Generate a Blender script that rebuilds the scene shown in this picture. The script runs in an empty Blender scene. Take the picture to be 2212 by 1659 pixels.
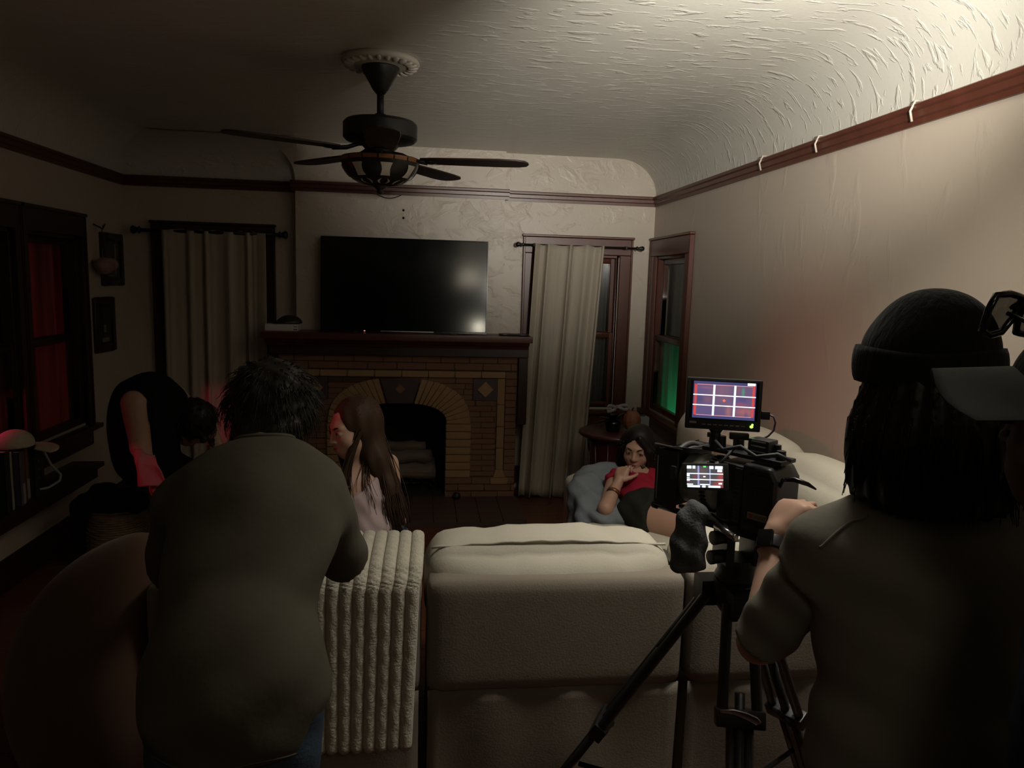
import bpy, bmesh, math, random
import numpy as np
from mathutils import Vector, Matrix
random.seed(7); np.random.seed(7)
sc = bpy.context.scene
col = sc.collection
PI = math.pi

# ------------------------------------------------------------------ camera
cd = bpy.data.cameras.new('camera'); cam = bpy.data.objects.new('camera', cd); col.objects.link(cam)
cd.sensor_fit = 'HORIZONTAL'; cd.sensor_width = 36.0; cd.lens = 1597.0/2212*36.0; cd.clip_start = 0.02
yaw, pit, rol = math.radians(6.947), math.radians(7.8837), math.radians(1.6905)
fw = Vector((math.sin(yaw)*math.cos(pit), math.cos(yaw)*math.cos(pit), -math.sin(pit)))
ri = Vector((math.cos(yaw), -math.sin(yaw), 0)); dn = fw.cross(ri)
r2 = ri*math.cos(rol) - dn*math.sin(rol); d2 = ri*math.sin(rol) + dn*math.cos(rol)
cam.matrix_world = Matrix(((r2.x, -d2.x, -fw.x, 0), (r2.y, -d2.y, -fw.y, 0), (r2.z, -d2.z, -fw.z, 1.66), (0, 0, 0, 1)))
sc.camera = cam
# ------------------------------------------------------------------ world, lights, exposure
w = bpy.data.worlds.new('night'); sc.world = w; w.use_nodes = True
w.node_tree.nodes['Background'].inputs[0].default_value = (0.02, 0.025, 0.03, 1)
w.node_tree.nodes['Background'].inputs[1].default_value = 0.05
sc.view_settings.view_transform = 'Standard'; sc.view_settings.look = 'None'
sc.view_settings.gamma = 1.0; sc.view_settings.exposure = 0.0; sc.view_settings.use_curve_mapping = False

def light(name, kind, loc, target, energy, color, **kw):
    l = bpy.data.lights.new(name, kind); o = bpy.data.objects.new(name, l); col.objects.link(o)
    o.location = loc; o.rotation_euler = (Vector(target)-Vector(loc)).to_track_quat('-Z', 'Y').to_euler()
    l.energy = energy; l.color = color
    for k, v in kw.items(): setattr(l, k, v)
    return o
# film lamp behind the crew, thrown up on to the ceiling
light('bounce_lamp', 'SPOT', (0.95, 1.0, 2.05), (1.18, 2.72, 2.62), 385, (1.0, 0.95, 0.85), spot_size=math.radians(70), spot_blend=1.0, shadow_soft_size=0.06)
# added fill light over the sofa, unseen just above the frame, facing down
light('overhead_fill', 'AREA', (1.05, 1.82, 2.54), (1.0, 2.2, 0.6), 8, (1.0, 0.93, 0.82), shape='RECTANGLE', size=0.5, size_y=0.35, spread=math.radians(105))
# red lamps outside the left windows: two slant in under the sashes, one crosses the room
light('red_lamp_low', 'SPOT', (-3.0, 1.6, 1.7), (-1.42, 4.0, 0.58), 45, (1.0, 0.05, 0.12), spot_size=math.radians(7), spot_blend=.6, shadow_soft_size=.03)
light('red_lamp_curtain', 'SPOT', (-3.0, 1.6, 1.35), (-1.5, 5.55, 0.62), 80, (1.0, 0.04, 0.12), spot_size=math.radians(7), spot_blend=.6, shadow_soft_size=.03)
light('red_lamp_high', 'SPOT', (-3.0, 2.72, 1.55), (1.75, 3.15, 1.22), 75, (1.0, 0.06, 0.10), spot_size=math.radians(18), spot_blend=1.0, shadow_soft_size=.05)
light('red_wash', 'AREA', (-2.95, 4.5, 1.0), (-2.2, 4.5, 1.15), 1.3, (1.0, 0.04, 0.30), shape='RECTANGLE', size=1.2, size_y=0.8)
light('red_wash_near', 'AREA', (-2.33, 3.80, 1.05), (-2.0, 3.8, 0.8), 0.16, (1.0, 0.05, 0.16), shape='RECTANGLE', size=0.25, size_y=0.2, spread=math.radians(90))
# green lamp outside the right window, low
light('green_lamp', 'AREA', (2.12, 5.10, 0.62), (1.90, 5.08, 0.86), 2.2, (0.08, 1.0, 0.42), shape='RECTANGLE', size=0.5, size_y=0.08)

# ------------------------------------------------------------------ helpers
def lin(c):
    c = c/255.0
    return c/12.92 if c <= 0.04045 else ((c+0.055)/1.055)**2.4
def mat(name, rgb, rough=0.6, metal=0.0, spec=0.5, var=0.0, vscale=8.0, vstretch=(1, 1, 1), bump=0.0, bscale=60.0, bstretch=(1, 1, 1), emit=None, estr=1.0, trans=0.0, sheen=0.0, bdist=0.01, detail=4.0):
    m = bpy.data.materials.new(name); m.use_nodes = True
    nt = m.node_tree; N = nt.nodes; L = nt.links; b = N['Principled BSDF']
    b.inputs['Base Color'].default_value = (*rgb, 1); b.inputs['Roughness'].default_value = rough
    b.inputs['Metallic'].default_value = metal; b.inputs['Specular IOR Level'].default_value = spec
    if sheen: b.inputs['Sheen Weight'].default_value = sheen
    if emit is not None:
        b.inputs['Emission Color'].default_value = (*emit, 1); b.inputs['Emission Strength'].default_value = estr
    if var or bump:
        tc = N.new('ShaderNodeTexCoord')
    if var:
        mp = N.new('ShaderNodeMapping'); mp.inputs['Scale'].default_value = vstretch
        nz = N.new('ShaderNodeTexNoise'); nz.inputs['Scale'].default_value = vscale; nz.inputs['Detail'].default_value = detail
        L.new(tc.outputs['Object'], mp.inputs[0]); L.new(mp.outputs[0], nz.inputs['Vector'])
        mx = N.new('ShaderNodeMix'); mx.data_type = 'RGBA'
        mx.inputs[6].default_value = (*[max(0, c*(1-var)) for c in rgb], 1); mx.inputs[7].default_value = (*[min(1, c*(1+var)) for c in rgb], 1)
        L.new(nz.outputs['Fac'], mx.inputs[0]); L.new(mx.outputs[2], b.inputs['Base Color'])
    if bump:
        mp2 = N.new('ShaderNodeMapping'); mp2.inputs['Scale'].default_value = bstretch
        n2 = N.new('ShaderNodeTexNoise'); n2.inputs['Scale'].default_value = bscale; n2.inputs['Detail'].default_value = 5
        bp = N.new('ShaderNodeBump'); bp.inputs['Strength'].default_value = bump; bp.inputs['Distance'].default_value = bdist
        L.new(tc.outputs['Object'], mp2.inputs[0]); L.new(mp2.outputs[0], n2.inputs['Vector']); L.new(n2.outputs['Fac'], bp.inputs['Height']); L.new(bp.outputs[0], b.inputs['Normal'])
    if trans:
        out = N['Material Output']; t = N.new('ShaderNodeBsdfTranslucent'); t.inputs[0].default_value = (*rgb, 1)
        ms = N.new('ShaderNodeMixShader'); ms.inputs[0].default_value = trans
        (L.new(mx.outputs[2], t.inputs[0]) if var else None); L.new(b.outputs[0], ms.inputs[1]); L.new(t.outputs[0], ms.inputs[2]); L.new(ms.outputs[0], out.inputs[0])
    return m

WL = {}
def tag(o, label=None, cat=None, group=None, kind=None):
    if label: o['label'] = label
    if cat: o['category'] = cat
    if group: o['group'] = group
    if kind: o['kind'] = kind
    return o
def thing(name, label, cat, loc, group=None):
    o = bpy.data.objects.new(name, None); col.objects.link(o); o.location = loc; o.empty_display_size = 0.1
    WL[o.name] = Vector(loc); return tag(o, label, cat, group)
def frame(x, y, z):
    return Matrix((Vector(x), Vector(y), Vector(z))).transposed()
def basis(fwd, up=(0, 0, 1)):
    f = Vector(fwd).normalized(); u = Vector(up); r = f.cross(u).normalized(); u = r.cross(f)
    return frame(r, f, u)           # columns right, forward, up

class MB:
    def __init__(s, M=None):
        s.v = []; s.f = []; s.mi = []; s.M = M or Matrix.Identity(4); s.cur = 0
    def add(s, vs, fs):
        n = len(s.v); s.v += [s.M @ Vector(p) for p in vs]
        s.f += [[i+n for i in f] for f in fs]; s.mi += [s.cur]*len(fs); return s
    def box(s, lo, hi, R=None):
        lo = Vector(lo); hi = Vector(hi); c = (lo+hi)/2; h = (hi-lo)/2
        vs = []
        for x in (-1, 1):
            for y in (-1, 1):
                for z in (-1, 1):
                    p = Vector((x*h.x, y*h.y, z*h.z)); vs.append(c+(R @ p if R else p))
        return s.add(vs, [(0, 1, 3, 2), (4, 6, 7, 5), (0, 4, 5, 1), (2, 3, 7, 6), (0, 2, 6, 4), (1, 5, 7, 3)])
    def tube(s, pts, r, n=10, caps=True, closed=False):
        pts = [Vector(p) for p in pts]; k = len(pts)
        rr = r if isinstance(r, (list, tuple)) else [r]*k
        vs = []; fs = []; prev = None
        for i, p in enumerate(pts):
            if closed: d = pts[(i+1) % k]-pts[i-1]
            else: d = pts[min(i+1, k-1)]-pts[max(i-1, 0)]
            d = d.normalized() if d.length > 1e-9 else Vector((0, 0, 1))
            if prev is None:
                a = Vector((0, 0, 1)) if abs(d.z) < 0.9 else Vector((1, 0, 0)); u = d.cross(a).normalized()
            else:
                u = prev-d*prev.dot(d)
                u = u.normalized() if u.length > 1e-6 else d.orthogonal().normalized()
            prev = u; v = d.cross(u)
            for j in range(n):
                t = 2*PI*j/n; vs.append(p+(u*math.cos(t)+v*math.sin(t))*rr[i])
        for i in range(k if closed else k-1):
            for j in range(n):
                a = i*n+j; b = i*n+(j+1) % n; i2 = (i+1) % k
                fs.append((a, b, i2*n+(j+1) % n, i2*n+j))
        if caps and not closed:
            fs.append(tuple(range(n))[::-1]); fs.append(tuple((k-1)*n+j for j in range(n)))
        return s.add(vs, fs)
    def cyl(s, a, b, r1, r2=None, n=20): return s.tube([a, b], [r1, r1 if r2 is None else r2], n)
    def lathe(s, prof, c=(0, 0, 0), n=32, R=None):
        vs = []; fs = []; k = len(prof); c = Vector(c)
        for (r, z) in prof:
            for j in range(n):
                t = 2*PI*j/n; p = Vector((r*math.cos(t), r*math.sin(t), z)); vs.append(c+(R @ p if R else p))
        for i in range(k-1):
            for j in range(n):
                fs.append((i*n+j, i*n+(j+1) % n, (i+1)*n+(j+1) % n, (i+1)*n+j))
        if prof[0][0] > 1e-5: fs.append(tuple(range(n))[::-1])
        if prof[-1][0] > 1e-5: fs.append(tuple((k-1)*n+j for j in range(n)))
        return s.add(vs, fs)
    def prism(s, poly, axis, a, b):
        # poly 2D points; axis 'x','y','z' extruded from a to b
        def P(u, v, t): return {'x': (t, u, v), 'y': (u, t, v), 'z': (u, v, t)}[axis]
        n = len(poly); vs = [P(u, v, a) for u, v in poly]+[P(u, v, b) for u, v in poly]
        fs = [tuple(range(n))[::-1], tuple(range(n, 2*n))]+[(i, (i+1) % n, n+(i+1) % n, n+i) for i in range(n)]
        return s.add(vs, fs)
    def grid(s, nu, nv, fn):
        vs = [fn(i/(nu-1), j/(nv-1)) for i in range(nu) for j in range(nv)]
        return s.add(vs, [(i*nv+j, (i+1)*nv+j, (i+1)*nv+j+1, i*nv+j+1) for i in range(nu-1) for j in range(nv-1)])
    def ellipsoid(s, c, r, R=None, nu=16, nv=10):
        return s.lathe([(math.sin(PI*i/nv)*1.0+1e-6, -math.cos(PI*i/nv)) for i in range(nv+1)], (0, 0, 0), nu) if False else s._ell(c, r, R, nu, nv)
    def _ell(s, c, r, R, nu, nv):
        c = Vector(c); vs = []; fs = []
        for i in range(nv+1):
            a = PI*i/nv
            for j in range(nu):
                t = 2*PI*j/nu; p = Vector((r[0]*math.sin(a)*math.cos(t), r[1]*math.sin(a)*math.sin(t), -r[2]*math.cos(a)))
                vs.append(c+(R @ p if R else p))
        for i in range(nv):
            for j in range(nu):
                fs.append((i*nu+j, i*nu+(j+1) % nu, (i+1)*nu+(j+1) % nu, (i+1)*nu+j))
        return s.add(vs, fs)
    def cushion(s, lo, hi, r, puff=(0, 0, 0), cuts=10, wr=0.0, seed=0, R=None):
        lo = Vector(lo); hi = Vector(hi); c = (lo+hi)/2; h = (hi-lo)/2
        bm = bmesh.new(); bmesh.ops.create_cube(bm, size=2)
        bmesh.ops.subdivide_edges(bm, edges=bm.edges[:], cuts=cuts, use_grid_fill=True)
        vs = []
        for v in bm.verts:
            u = Vector([math.copysign(abs(a)**0.8, a) for a in v.co])
            p = Vector((u.x*h.x, u.y*h.y, u.z*h.z)); q = Vector([max(-(h[i]-r), min(h[i]-r, p[i])) for i in range(3)])
            d = p-q; p = q+(d.normalized()*r if d.length > 1e-9 else d)
            for i in range(3):
                o1, o2 = (i+1) % 3, (i+2) % 3
                p[i] += math.copysign(1, u[i])*puff[i]*max(0, 1-u[o1]**2)*max(0, 1-u[o2]**2)*(abs(u[i])**2)
            if wr:
                p += Vector((0, 1, 1))*wr*(math.sin(p.x*23+seed+4*p.z)*math.sin(p.x*9+1.7*seed)+0.6*math.sin(p.x*51+p.z*40+seed))
            vs.append(c+(R @ p if R else p))
        fs = [[v.index for v in f.verts] for f in bm.faces]; bm.free()
        return s.add(vs, fs)
    def build(s, name, m, parent=None, smooth=False, bevel=0.0, seg=2, kind=None, label=None, loc=None, angle=40, solid=0):
        me = bpy.data.meshes.new(name); o = bpy.data.objects.new(name, me); col.objects.link(o)
        if parent is not None: off = WL[parent.name]
        elif loc is not None: off = Vector(loc)
        else:
            xs = [v.x for v in s.v]; ys = [v.y for v in s.v]; zs = [v.z for v in s.v]
            off = Vector(((min(xs)+max(xs))/2, (min(ys)+max(ys))/2, min(zs)))
        me.from_pydata([tuple(v-off) for v in s.v], [], s.f)
        for mm in (m if isinstance(m, (list, tuple)) else [m]): me.materials.append(mm)
        if any(s.mi): me.polygons.foreach_set('material_index', s.mi)
        bm = bmesh.new(); bm.from_mesh(me); bmesh.ops.remove_doubles(bm, verts=bm.verts[:], dist=1e-5)
        bmesh.ops.recalc_face_normals(bm, faces=bm.faces[:])
        if bevel:
            es = [e for e in bm.edges if len(e.link_faces) == 2 and e.calc_face_angle(0) > math.radians(35)]
            bmesh.ops.bevel(bm, geom=es, offset=bevel, segments=seg, profile=0.7, affect='EDGES', clamp_overlap=True)
        bm.to_mesh(me); bm.free()
        if smooth: me.shade_smooth()
        elif bevel:
            me.shade_smooth(); me.set_sharp_from_angle(angle=math.radians(angle))
        if solid:
            md = o.modifiers.new('thick', 'SOLIDIFY'); md.thickness = solid; md.offset = 0
        if parent is not None: o.parent = parent
        else: o.location = off
        WL[o.name] = off
        return tag(o, label=label, kind=kind)
def piece(name, me, parent, loc, scale=(1, 1, 1), rot=None):
    o = bpy.data.objects.new(name, me); col.objects.link(o); o.parent = parent
    o.location = Vector(loc)-WL[parent.name]; o.scale = scale
    if rot: o.rotation_euler = rot
    WL[o.name] = Vector(loc); return o
def unit_mesh(name, m, bevel=0.04, jitter=0):
    b = MB().box((-.5, -.5, -.5), (.5, .5, .5)); o = b.build(name+'_src', m, None, loc=(0, 0, 0), bevel=bevel, seg=1)
    me = o.data; bpy.data.objects.remove(o); me.name = name; return me

# ---- implicit surfaces (one continuous skin per body or garment)
def smin(a, b, k):
    if k <= 0: return np.minimum(a, b)
    h = np.clip(0.5+0.5*(b-a)/k, 0, 1); return b+(a-b)*h-k*h*(1-h)
def cone(a, b, ra, rb):
    a = np.array(a, float); b = np.array(b, float); ba = b-a; L2 = max(ba@ba, 1e-9)
    def f(P):
        t = np.clip((P-a)@ba/L2, 0, 1); return np.linalg.norm(P-a-t[:, None]*ba, axis=1)-(ra+(rb-ra)*t)
    return f
def ell(c, r, R=None):
    c = np.array(c, float); r = np.array(r, float); Rm = np.array(R) if R is not None else np.eye(3)
    def f(P):
        q = (P-c)@Rm; k0 = np.linalg.norm(q/r, axis=1); k1 = np.linalg.norm(q/(r*r), axis=1)
        return k0*(k0-1)/np.maximum(k1, 1e-6)
    return f
def union(fs, k=0.02):
    def f(P):
        d = fs[0](P)
        for g in fs[1:]: d = smin(d, g(P), k)
        return d
    return f
def inflate(g, r): return lambda P: g(P)-r
def cut(g, pt, n, k=0.0):      # keep the side the normal points away from
    pt = np.array(pt, float); n = np.array(n, float)/np.linalg.norm(n)
    def f(P):
        pl = (P-pt)@n
        return -smin(-g(P), -pl, k)
    return f
def subtract(g, h, k=0.01): return lambda P: -smin(-g(P), h(P), k)
def wrinkle(g, fn): return lambda P: g(P)+fn(P)
def surf(fn, lo, hi, h):
    lo = np.array(lo, float); hi = np.array(hi, float)
    n = (np.ceil((hi-lo)/(h*4)).astype(int))*4+1
    ax = [lo[i]+np.arange(n[i])*h for i in range(3)]
    nc = (n-1)//4
    cx = [lo[i]+(np.arange(nc[i])+0.5)*4*h for i in range(3)]
    C = np.stack(np.meshgrid(*cx, indexing='ij'), -1).reshape(-1, 3)
    fc = fn(C).reshape(nc)
    near = np.abs(fc) < 4*h*1.6+0.004
    F = np.empty(n); F[:-1, :-1, :-1] = np.repeat(np.repeat(np.repeat(fc, 4, 0), 4, 1), 4, 2)
    F[-1] = F[-2]; F[:, -1] = F[:, -2]; F[:, :, -1] = F[:, :, -2]
    mk = np.zeros(n, bool); nf = np.repeat(np.repeat(np.repeat(near, 4, 0), 4, 1), 4, 2)
    for dx in (0, 1):
        for dy in (0, 1):
            for dz in (0, 1):
                mk[dx:n[0]-1+dx, dy:n[1]-1+dy, dz:n[2]-1+dz] |= nf
    I = np.argwhere(mk); P = lo+I*h
    F[mk] = fn(P)
    for a in range(3):          # close the surface at the box
        sl = [slice(None)]*3
        for e in (0, -1): sl[a] = e; F[tuple(sl)] = np.maximum(F[tuple(sl)], 1e-4)
    S = F < 0
    cs = [(i, j, k) for i in (0, 1) for j in (0, 1) for k in (0, 1)]
    def cor(A, c): return A[c[0]:A.shape[0]-1+c[0], c[1]:A.shape[1]-1+c[1], c[2]:A.shape[2]-1+c[2]]
    cnt = sum(cor(S, c).astype(int) for c in cs); act = (cnt > 0) & (cnt < 8)
    A = np.argwhere(act); idx = -np.ones(act.shape, int); idx[act] = np.arange(len(A))
    acc = np.zeros((len(A), 3)); num = np.zeros(len(A))
    val = {c: F[A[:, 0]+c[0], A[:, 1]+c[1], A[:, 2]+c[2]] for c in cs}
    for a in cs:
        for d in range(3):
            if a[d] == 0:
                b = list(a); b[d] = 1; b = tuple(b); va, vb = val[a], val[b]; x = (va < 0) != (vb < 0)
                t = np.where(x, va/np.where(x, va-vb, 1), 0)
                p = np.tile(np.array(a, float), (len(A), 1)); p[:, d] += t
                acc[x] += p[x]; num[x] += 1
    V = lo+(A+acc/num[:, None])*h
    Q = []
    for d in range(3):
        e1, e2 = (d+1) % 3, (d+2) % 3
        sl0 = [slice(None)]*3; sl1 = [slice(None)]*3; sl0[d] = slice(0, -1); sl1[d] = slice(1, None)
        X = S[tuple(sl0)] != S[tuple(sl1)]; E = np.argwhere(X)
        E = E[(E[:, e1] > 0) & (E[:, e2] > 0) & (E[:, e1] < n[e1]-1) & (E[:, e2] < n[e2]-1)]
        def cell(o1, o2):
            c = E.copy(); c[:, e1] -= o1; c[:, e2] -= o2; return idx[c[:, 0], c[:, 1], c[:, 2]]
        q = np.stack([cell(1, 1), cell(0, 1), cell(0, 0), cell(1, 0)], 1)
        flip = ~S[E[:, 0], E[:, 1], E[:, 2]]; q[flip] = q[flip][:, ::-1]; Q.append(q)
    return V, np.concatenate(Q)
def solid(name, m, parent, fn, lo, hi, h=0.009, relax=2, extra=None, label=None, kind=None):
    V, Q = surf(fn, lo, hi, h)
    me = bpy.data.meshes.new(name); o = bpy.data.objects.new(name, me); col.objects.link(o)
    off = WL[parent.name] if parent is not None else Vector(((lo[0]+hi[0])/2, (lo[1]+hi[1])/2, float(V[:, 2].min())))
    V = V-np.array(off); vs = [tuple(p) for p in V]; fs = [tuple(int(i) for i in q) for q in Q]
    if extra is not None:
        n = len(vs); vs += [tuple(p-off) for p in extra.v]; fs += [tuple(i+n for i in f) for f in extra.f]
    me.from_pydata(vs, [], fs); me.materials.append(m)
    bm = bmesh.new(); bm.from_mesh(me)
    nb = len(V); bm.verts.ensure_lookup_table()
    for _ in range(relax): bmesh.ops.smooth_vert(bm, verts=bm.verts[:nb], factor=0.5, use_axis_x=True, use_axis_y=True, use_axis_z=True)
    bmesh.ops.recalc_face_normals(bm, faces=bm.faces[:]); bm.to_mesh(me); bm.free(); me.shade_smooth()
    if parent is not None: o.parent = parent
    else: o.location = off
    WL[o.name] = off; return tag(o, label=label, kind=kind)

# ------------------------------------------------------------------ materials
M = {}
def plaster(name, rgb, rough, scale, stretch, strength, lo_=.52, hi_=.72, dist=.012, fine=.15):
    m = mat(name, rgb, rough, spec=0.5, var=0.05, vscale=2.5); nt = m.node_tree; N = nt.nodes; L = nt.links; b = N['Principled BSDF']; tc = N.new('ShaderNodeTexCoord')
    mp = N.new('ShaderNodeMapping'); mp.inputs['Scale'].default_value = stretch; L.new(tc.outputs['Object'], mp.inputs[0])
    n1 = N.new('ShaderNodeTexNoise'); n1.inputs['Scale'].default_value = scale; n1.inputs['Detail'].default_value = 6; n1.inputs['Distortion'].default_value = .6; L.new(mp.outputs[0], n1.inputs['Vector'])
    r = N.new('ShaderNodeValToRGB'); r.color_ramp.elements[0].position = lo_; r.color_ramp.elements[1].position = hi_; L.new(n1.outputs['Fac'], r.inputs[0])
    n2 = N.new('ShaderNodeTexNoise'); n2.inputs['Scale'].default_value = 55; n2.inputs['Detail'].default_value = 3; L.new(tc.outputs['Object'], n2.inputs['Vector'])
    ad = N.new('ShaderNodeMath'); ad.operation = 'MULTIPLY_ADD'; ad.inputs[1].default_value = fine; L.new(n2.outputs['Fac'], ad.inputs[0]); L.new(r.outputs[0], ad.inputs[2])
    bp = N.new('ShaderNodeBump'); bp.inputs['Strength'].default_value = strength; bp.inputs['Distance'].default_value = dist; L.new(ad.outputs[0], bp.inputs['Height']); L.new(bp.outputs[0], b.inputs['Normal'])
    return m
M['plaster'] = plaster('plaster', (0.51, 0.44, 0.365), 0.40, 7, (1, 1, 1.3), .30)
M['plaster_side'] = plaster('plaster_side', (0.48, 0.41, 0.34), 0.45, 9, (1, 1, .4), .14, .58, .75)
M['ceiling'] = plaster('ceiling_plaster', (0.60, 0.58, 0.52), 0.34, 11, (.75, 2.6, 1), .40, .55, .66, .010, .10)
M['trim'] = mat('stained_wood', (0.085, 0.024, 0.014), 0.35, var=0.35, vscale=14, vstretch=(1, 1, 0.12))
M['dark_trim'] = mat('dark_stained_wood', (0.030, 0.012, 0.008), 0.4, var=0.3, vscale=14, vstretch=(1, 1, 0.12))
M['floor'] = mat('floor_wood', (0.11, 0.035, 0.018), 0.3, var=0.35, vscale=9, vstretch=(0.12, 1, 1))
M['glass'] = None
M['black'] = mat('matte_black', (0.012, 0.012, 0.013), 0.5)
M['gloss_black'] = mat('gloss_black', (0.006, 0.006, 0.007), 0.16)
M['plastic'] = mat('black_plastic', (0.018, 0.018, 0.02), 0.38)
M['iron'] = mat('black_iron', (0.014, 0.012, 0.011), 0.45, metal=0.3)
M['bronze'] = mat('dark_bronze', (0.020, 0.019, 0.019), 0.45, metal=0.2)
M['steel'] = mat('brushed_steel', (0.5, 0.5, 0.5), 0.3, metal=1.0)
M['white_plastic'] = mat('white_plastic', (0.6, 0.58, 0.55), 0.4)
M['curtain'] = mat('linen', (0.42, 0.37, 0.30), 0.85, spec=0.1, var=0.08, vscale=30, vstretch=(1, 1, 0.2), bump=0.15, bscale=300)
M['sheer'] = mat('sheer', (0.20, 0.19, 0.18), 0.9, spec=0.1, trans=0.5)
M['red_cloth'] = mat('red_cloth', (0.42, 0.10, 0.12), 0.9, spec=0.05, trans=0.6, var=.9, vscale=16, vstretch=(1, 1, .04), detail=1)  # vertical streaks put the light and shade of folds into the colour
M['green_cloth'] = mat('pale_cloth', (0.5, 0.55, 0.5), 0.9, spec=0.05, trans=0.6)
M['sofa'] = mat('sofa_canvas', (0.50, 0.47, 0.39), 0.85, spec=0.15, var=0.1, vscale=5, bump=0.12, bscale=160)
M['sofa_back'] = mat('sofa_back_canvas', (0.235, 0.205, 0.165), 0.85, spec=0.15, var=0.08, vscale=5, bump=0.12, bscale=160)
M['brick_tan'] = mat('tan_brick', (0.33, 0.20, 0.095), 0.6, var=0.25, vscale=25, bump=0.25, bscale=80)
M['brick_brown'] = mat('brown_brick', (0.20, 0.10, 0.055), 0.6, var=0.45, vscale=16, vstretch=(0.25, 1, 1.6), bump=0.4, bscale=40, bstretch=(0.3, 1, 1.6))
M['tile_dark'] = mat('dark_tile', (0.065, 0.045, 0.050), 0.45, var=0.2, vscale=20)
M['mortar'] = mat('mortar', (0.06, 0.045, 0.035), 0.9)
M['soot'] = mat('soot', (0.012, 0.010, 0.010), 0.9, var=0.3, vscale=6)
M['hearth'] = mat('hearth_tile', (0.075, 0.042, 0.032), 0.5, var=0.3, vscale=14)
g = bpy.data.materials.new('pane_glass'); g.use_nodes = True
gN = g.node_tree.nodes; gL = g.node_tree.links; gt = gN.new('ShaderNodeBsdfTransparent'); gt.inputs[0].default_value = (.94, .96, .95, 1); gg = gN.new('ShaderNodeBsdfGlossy'); gg.inputs['Roughness'].default_value = .03; gm_ = gN.new('ShaderNodeMixShader')
gm_.inputs[0].default_value = .06; gL.new(gt.outputs[0], gm_.inputs[1]); gL.new(gg.outputs[0], gm_.inputs[2]); gL.new(gm_.outputs[0], gN['Material Output'].inputs[0])
M['glass'] = g

M['unlit_room_wall'] = mat('unlit_room_wall', (0.05, 0.045, 0.04), 0.8)  # dark colour stands in for the unlit open room behind the camera
# ------------------------------------------------------------------ room shell
RX, LX = 1.75, -2.13; YB, YL, YR, YN = 5.55, 5.66, 5.62, -3.2; ZR, ZC = 2.31, 2.60
def S(o): o['kind'] = 'structure'; return o
# floor of boards
fl = S(MB().box((LX-.3, YN-.2, -.12), (RX+.3, 6.0, -.022)).build('floor', M['mortar']))
pm = unit_mesh('plank', M['floor'], 0.02)
y = 2.2; k = 0
while y < 5.64:
    xs = [LX-.0] + [random.uniform(-1.2, 0.2) + 0.0, random.uniform(0.5, 1.2)] + [RX]
    for a, b in zip(xs[:-1], xs[1:]):
        piece('plank', pm, fl, ((a+b)/2, y+0.041, -0.011), (b-a-0.002, 0.080, 0.022))
    y += 0.082
S(MB().box((LX-.3, YN-.2, -.022), (RX+.3, 2.2, 0)).build('floor_near', M['floor']))
# walls with window openings
def wall_y(mb, y0, y1, xa, xb, holes):     # wall plane facing -Y, holes (x0,x1,z0,z1)
    xs = sorted([xa, xb]+[h[0] for h in holes]+[h[1] for h in holes])
    for a, b in zip(xs[:-1], xs[1:]):
        hh = [h for h in holes if h[0] <= (a+b)/2 <= h[1]]
        if hh: (mb.box((a, y0, 0), (b, y1, hh[0][2])) if hh[0][2] > 0 else None); mb.box((a, y0, hh[0][3]), (b, y1, 2.9))
        else: mb.box((a, y0, 0), (b, y1, 2.9))
def wall_x(mb, x0, x1, ya, yb, holes):
    ys = sorted([ya, yb]+[h[0] for h in holes]+[h[1] for h in holes])
    for a, b in zip(ys[:-1], ys[1:]):
        hh = [h for h in holes if h[0] <= (a+b)/2 <= h[1]]
        if hh: mb.box((x0, a, 0), (x1, b, hh[0][2])); mb.box((x0, a, hh[0][3]), (x1, b, 2.9))
        else: mb.box((x0, a, 0), (x1, b, 2.9))
b = MB(); wall_y(b, YL, YL+.16, LX-.16, -0.54, [(-1.84, -1.18, 0.72, 1.88)])
wall_y(b, YL, YL+.16, -0.54, 0.21, [(-0.54, 0.21, 0.0, 0.96)])
wall_y(b, YR, YR+.2, 0.21, RX+.16, [(0.85, 1.47, 0.70, 1.90)])
wb = S(b.build('wall_back', M['plaster']))
# chimney breast, its left edge flaring into the ceiling cove
b = MB(); prof = [(-0.92, 0.96)]
for i in range(11):
    t = i/10*PI/2; prof.append((-1.22+0.30*math.cos(t), 2.33+0.27*math.sin(t)))
prof += [(-1.22, 2.75), (0.585, 2.75), (0.585, 0.96)]
b.prism(prof, 'y', YB, YL); b.box((-0.92, YB, 0), (-0.54, YL, 0.96)); b.box((0.21, YB, 0), (0.585, YL, 0.96)); S(b.build('wall_chimney_breast', M['plaster']))
b = MB(); wall_x(b, LX-.09, LX, YN, YL+.16, [(2.50, 3.05, 0.69, 1.86), (3.20, 4.17, 0.69, 1.86), (4.29, 4.915, 0.69, 1.86)])
S(b.build('wall_left', M['plaster_side']))
b = MB(); wall_x(b, RX, RX+.09, YN, YR+.2, [(4.83, 5.50, 0.72, 1.88)])
S(b.build('wall_right', M['plaster_side']))
S(MB().box((LX-.16, YN-.16, 0), (RX+.16, YN, 2.9)).build('wall_near', M['unlit_room_wall']))
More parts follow.
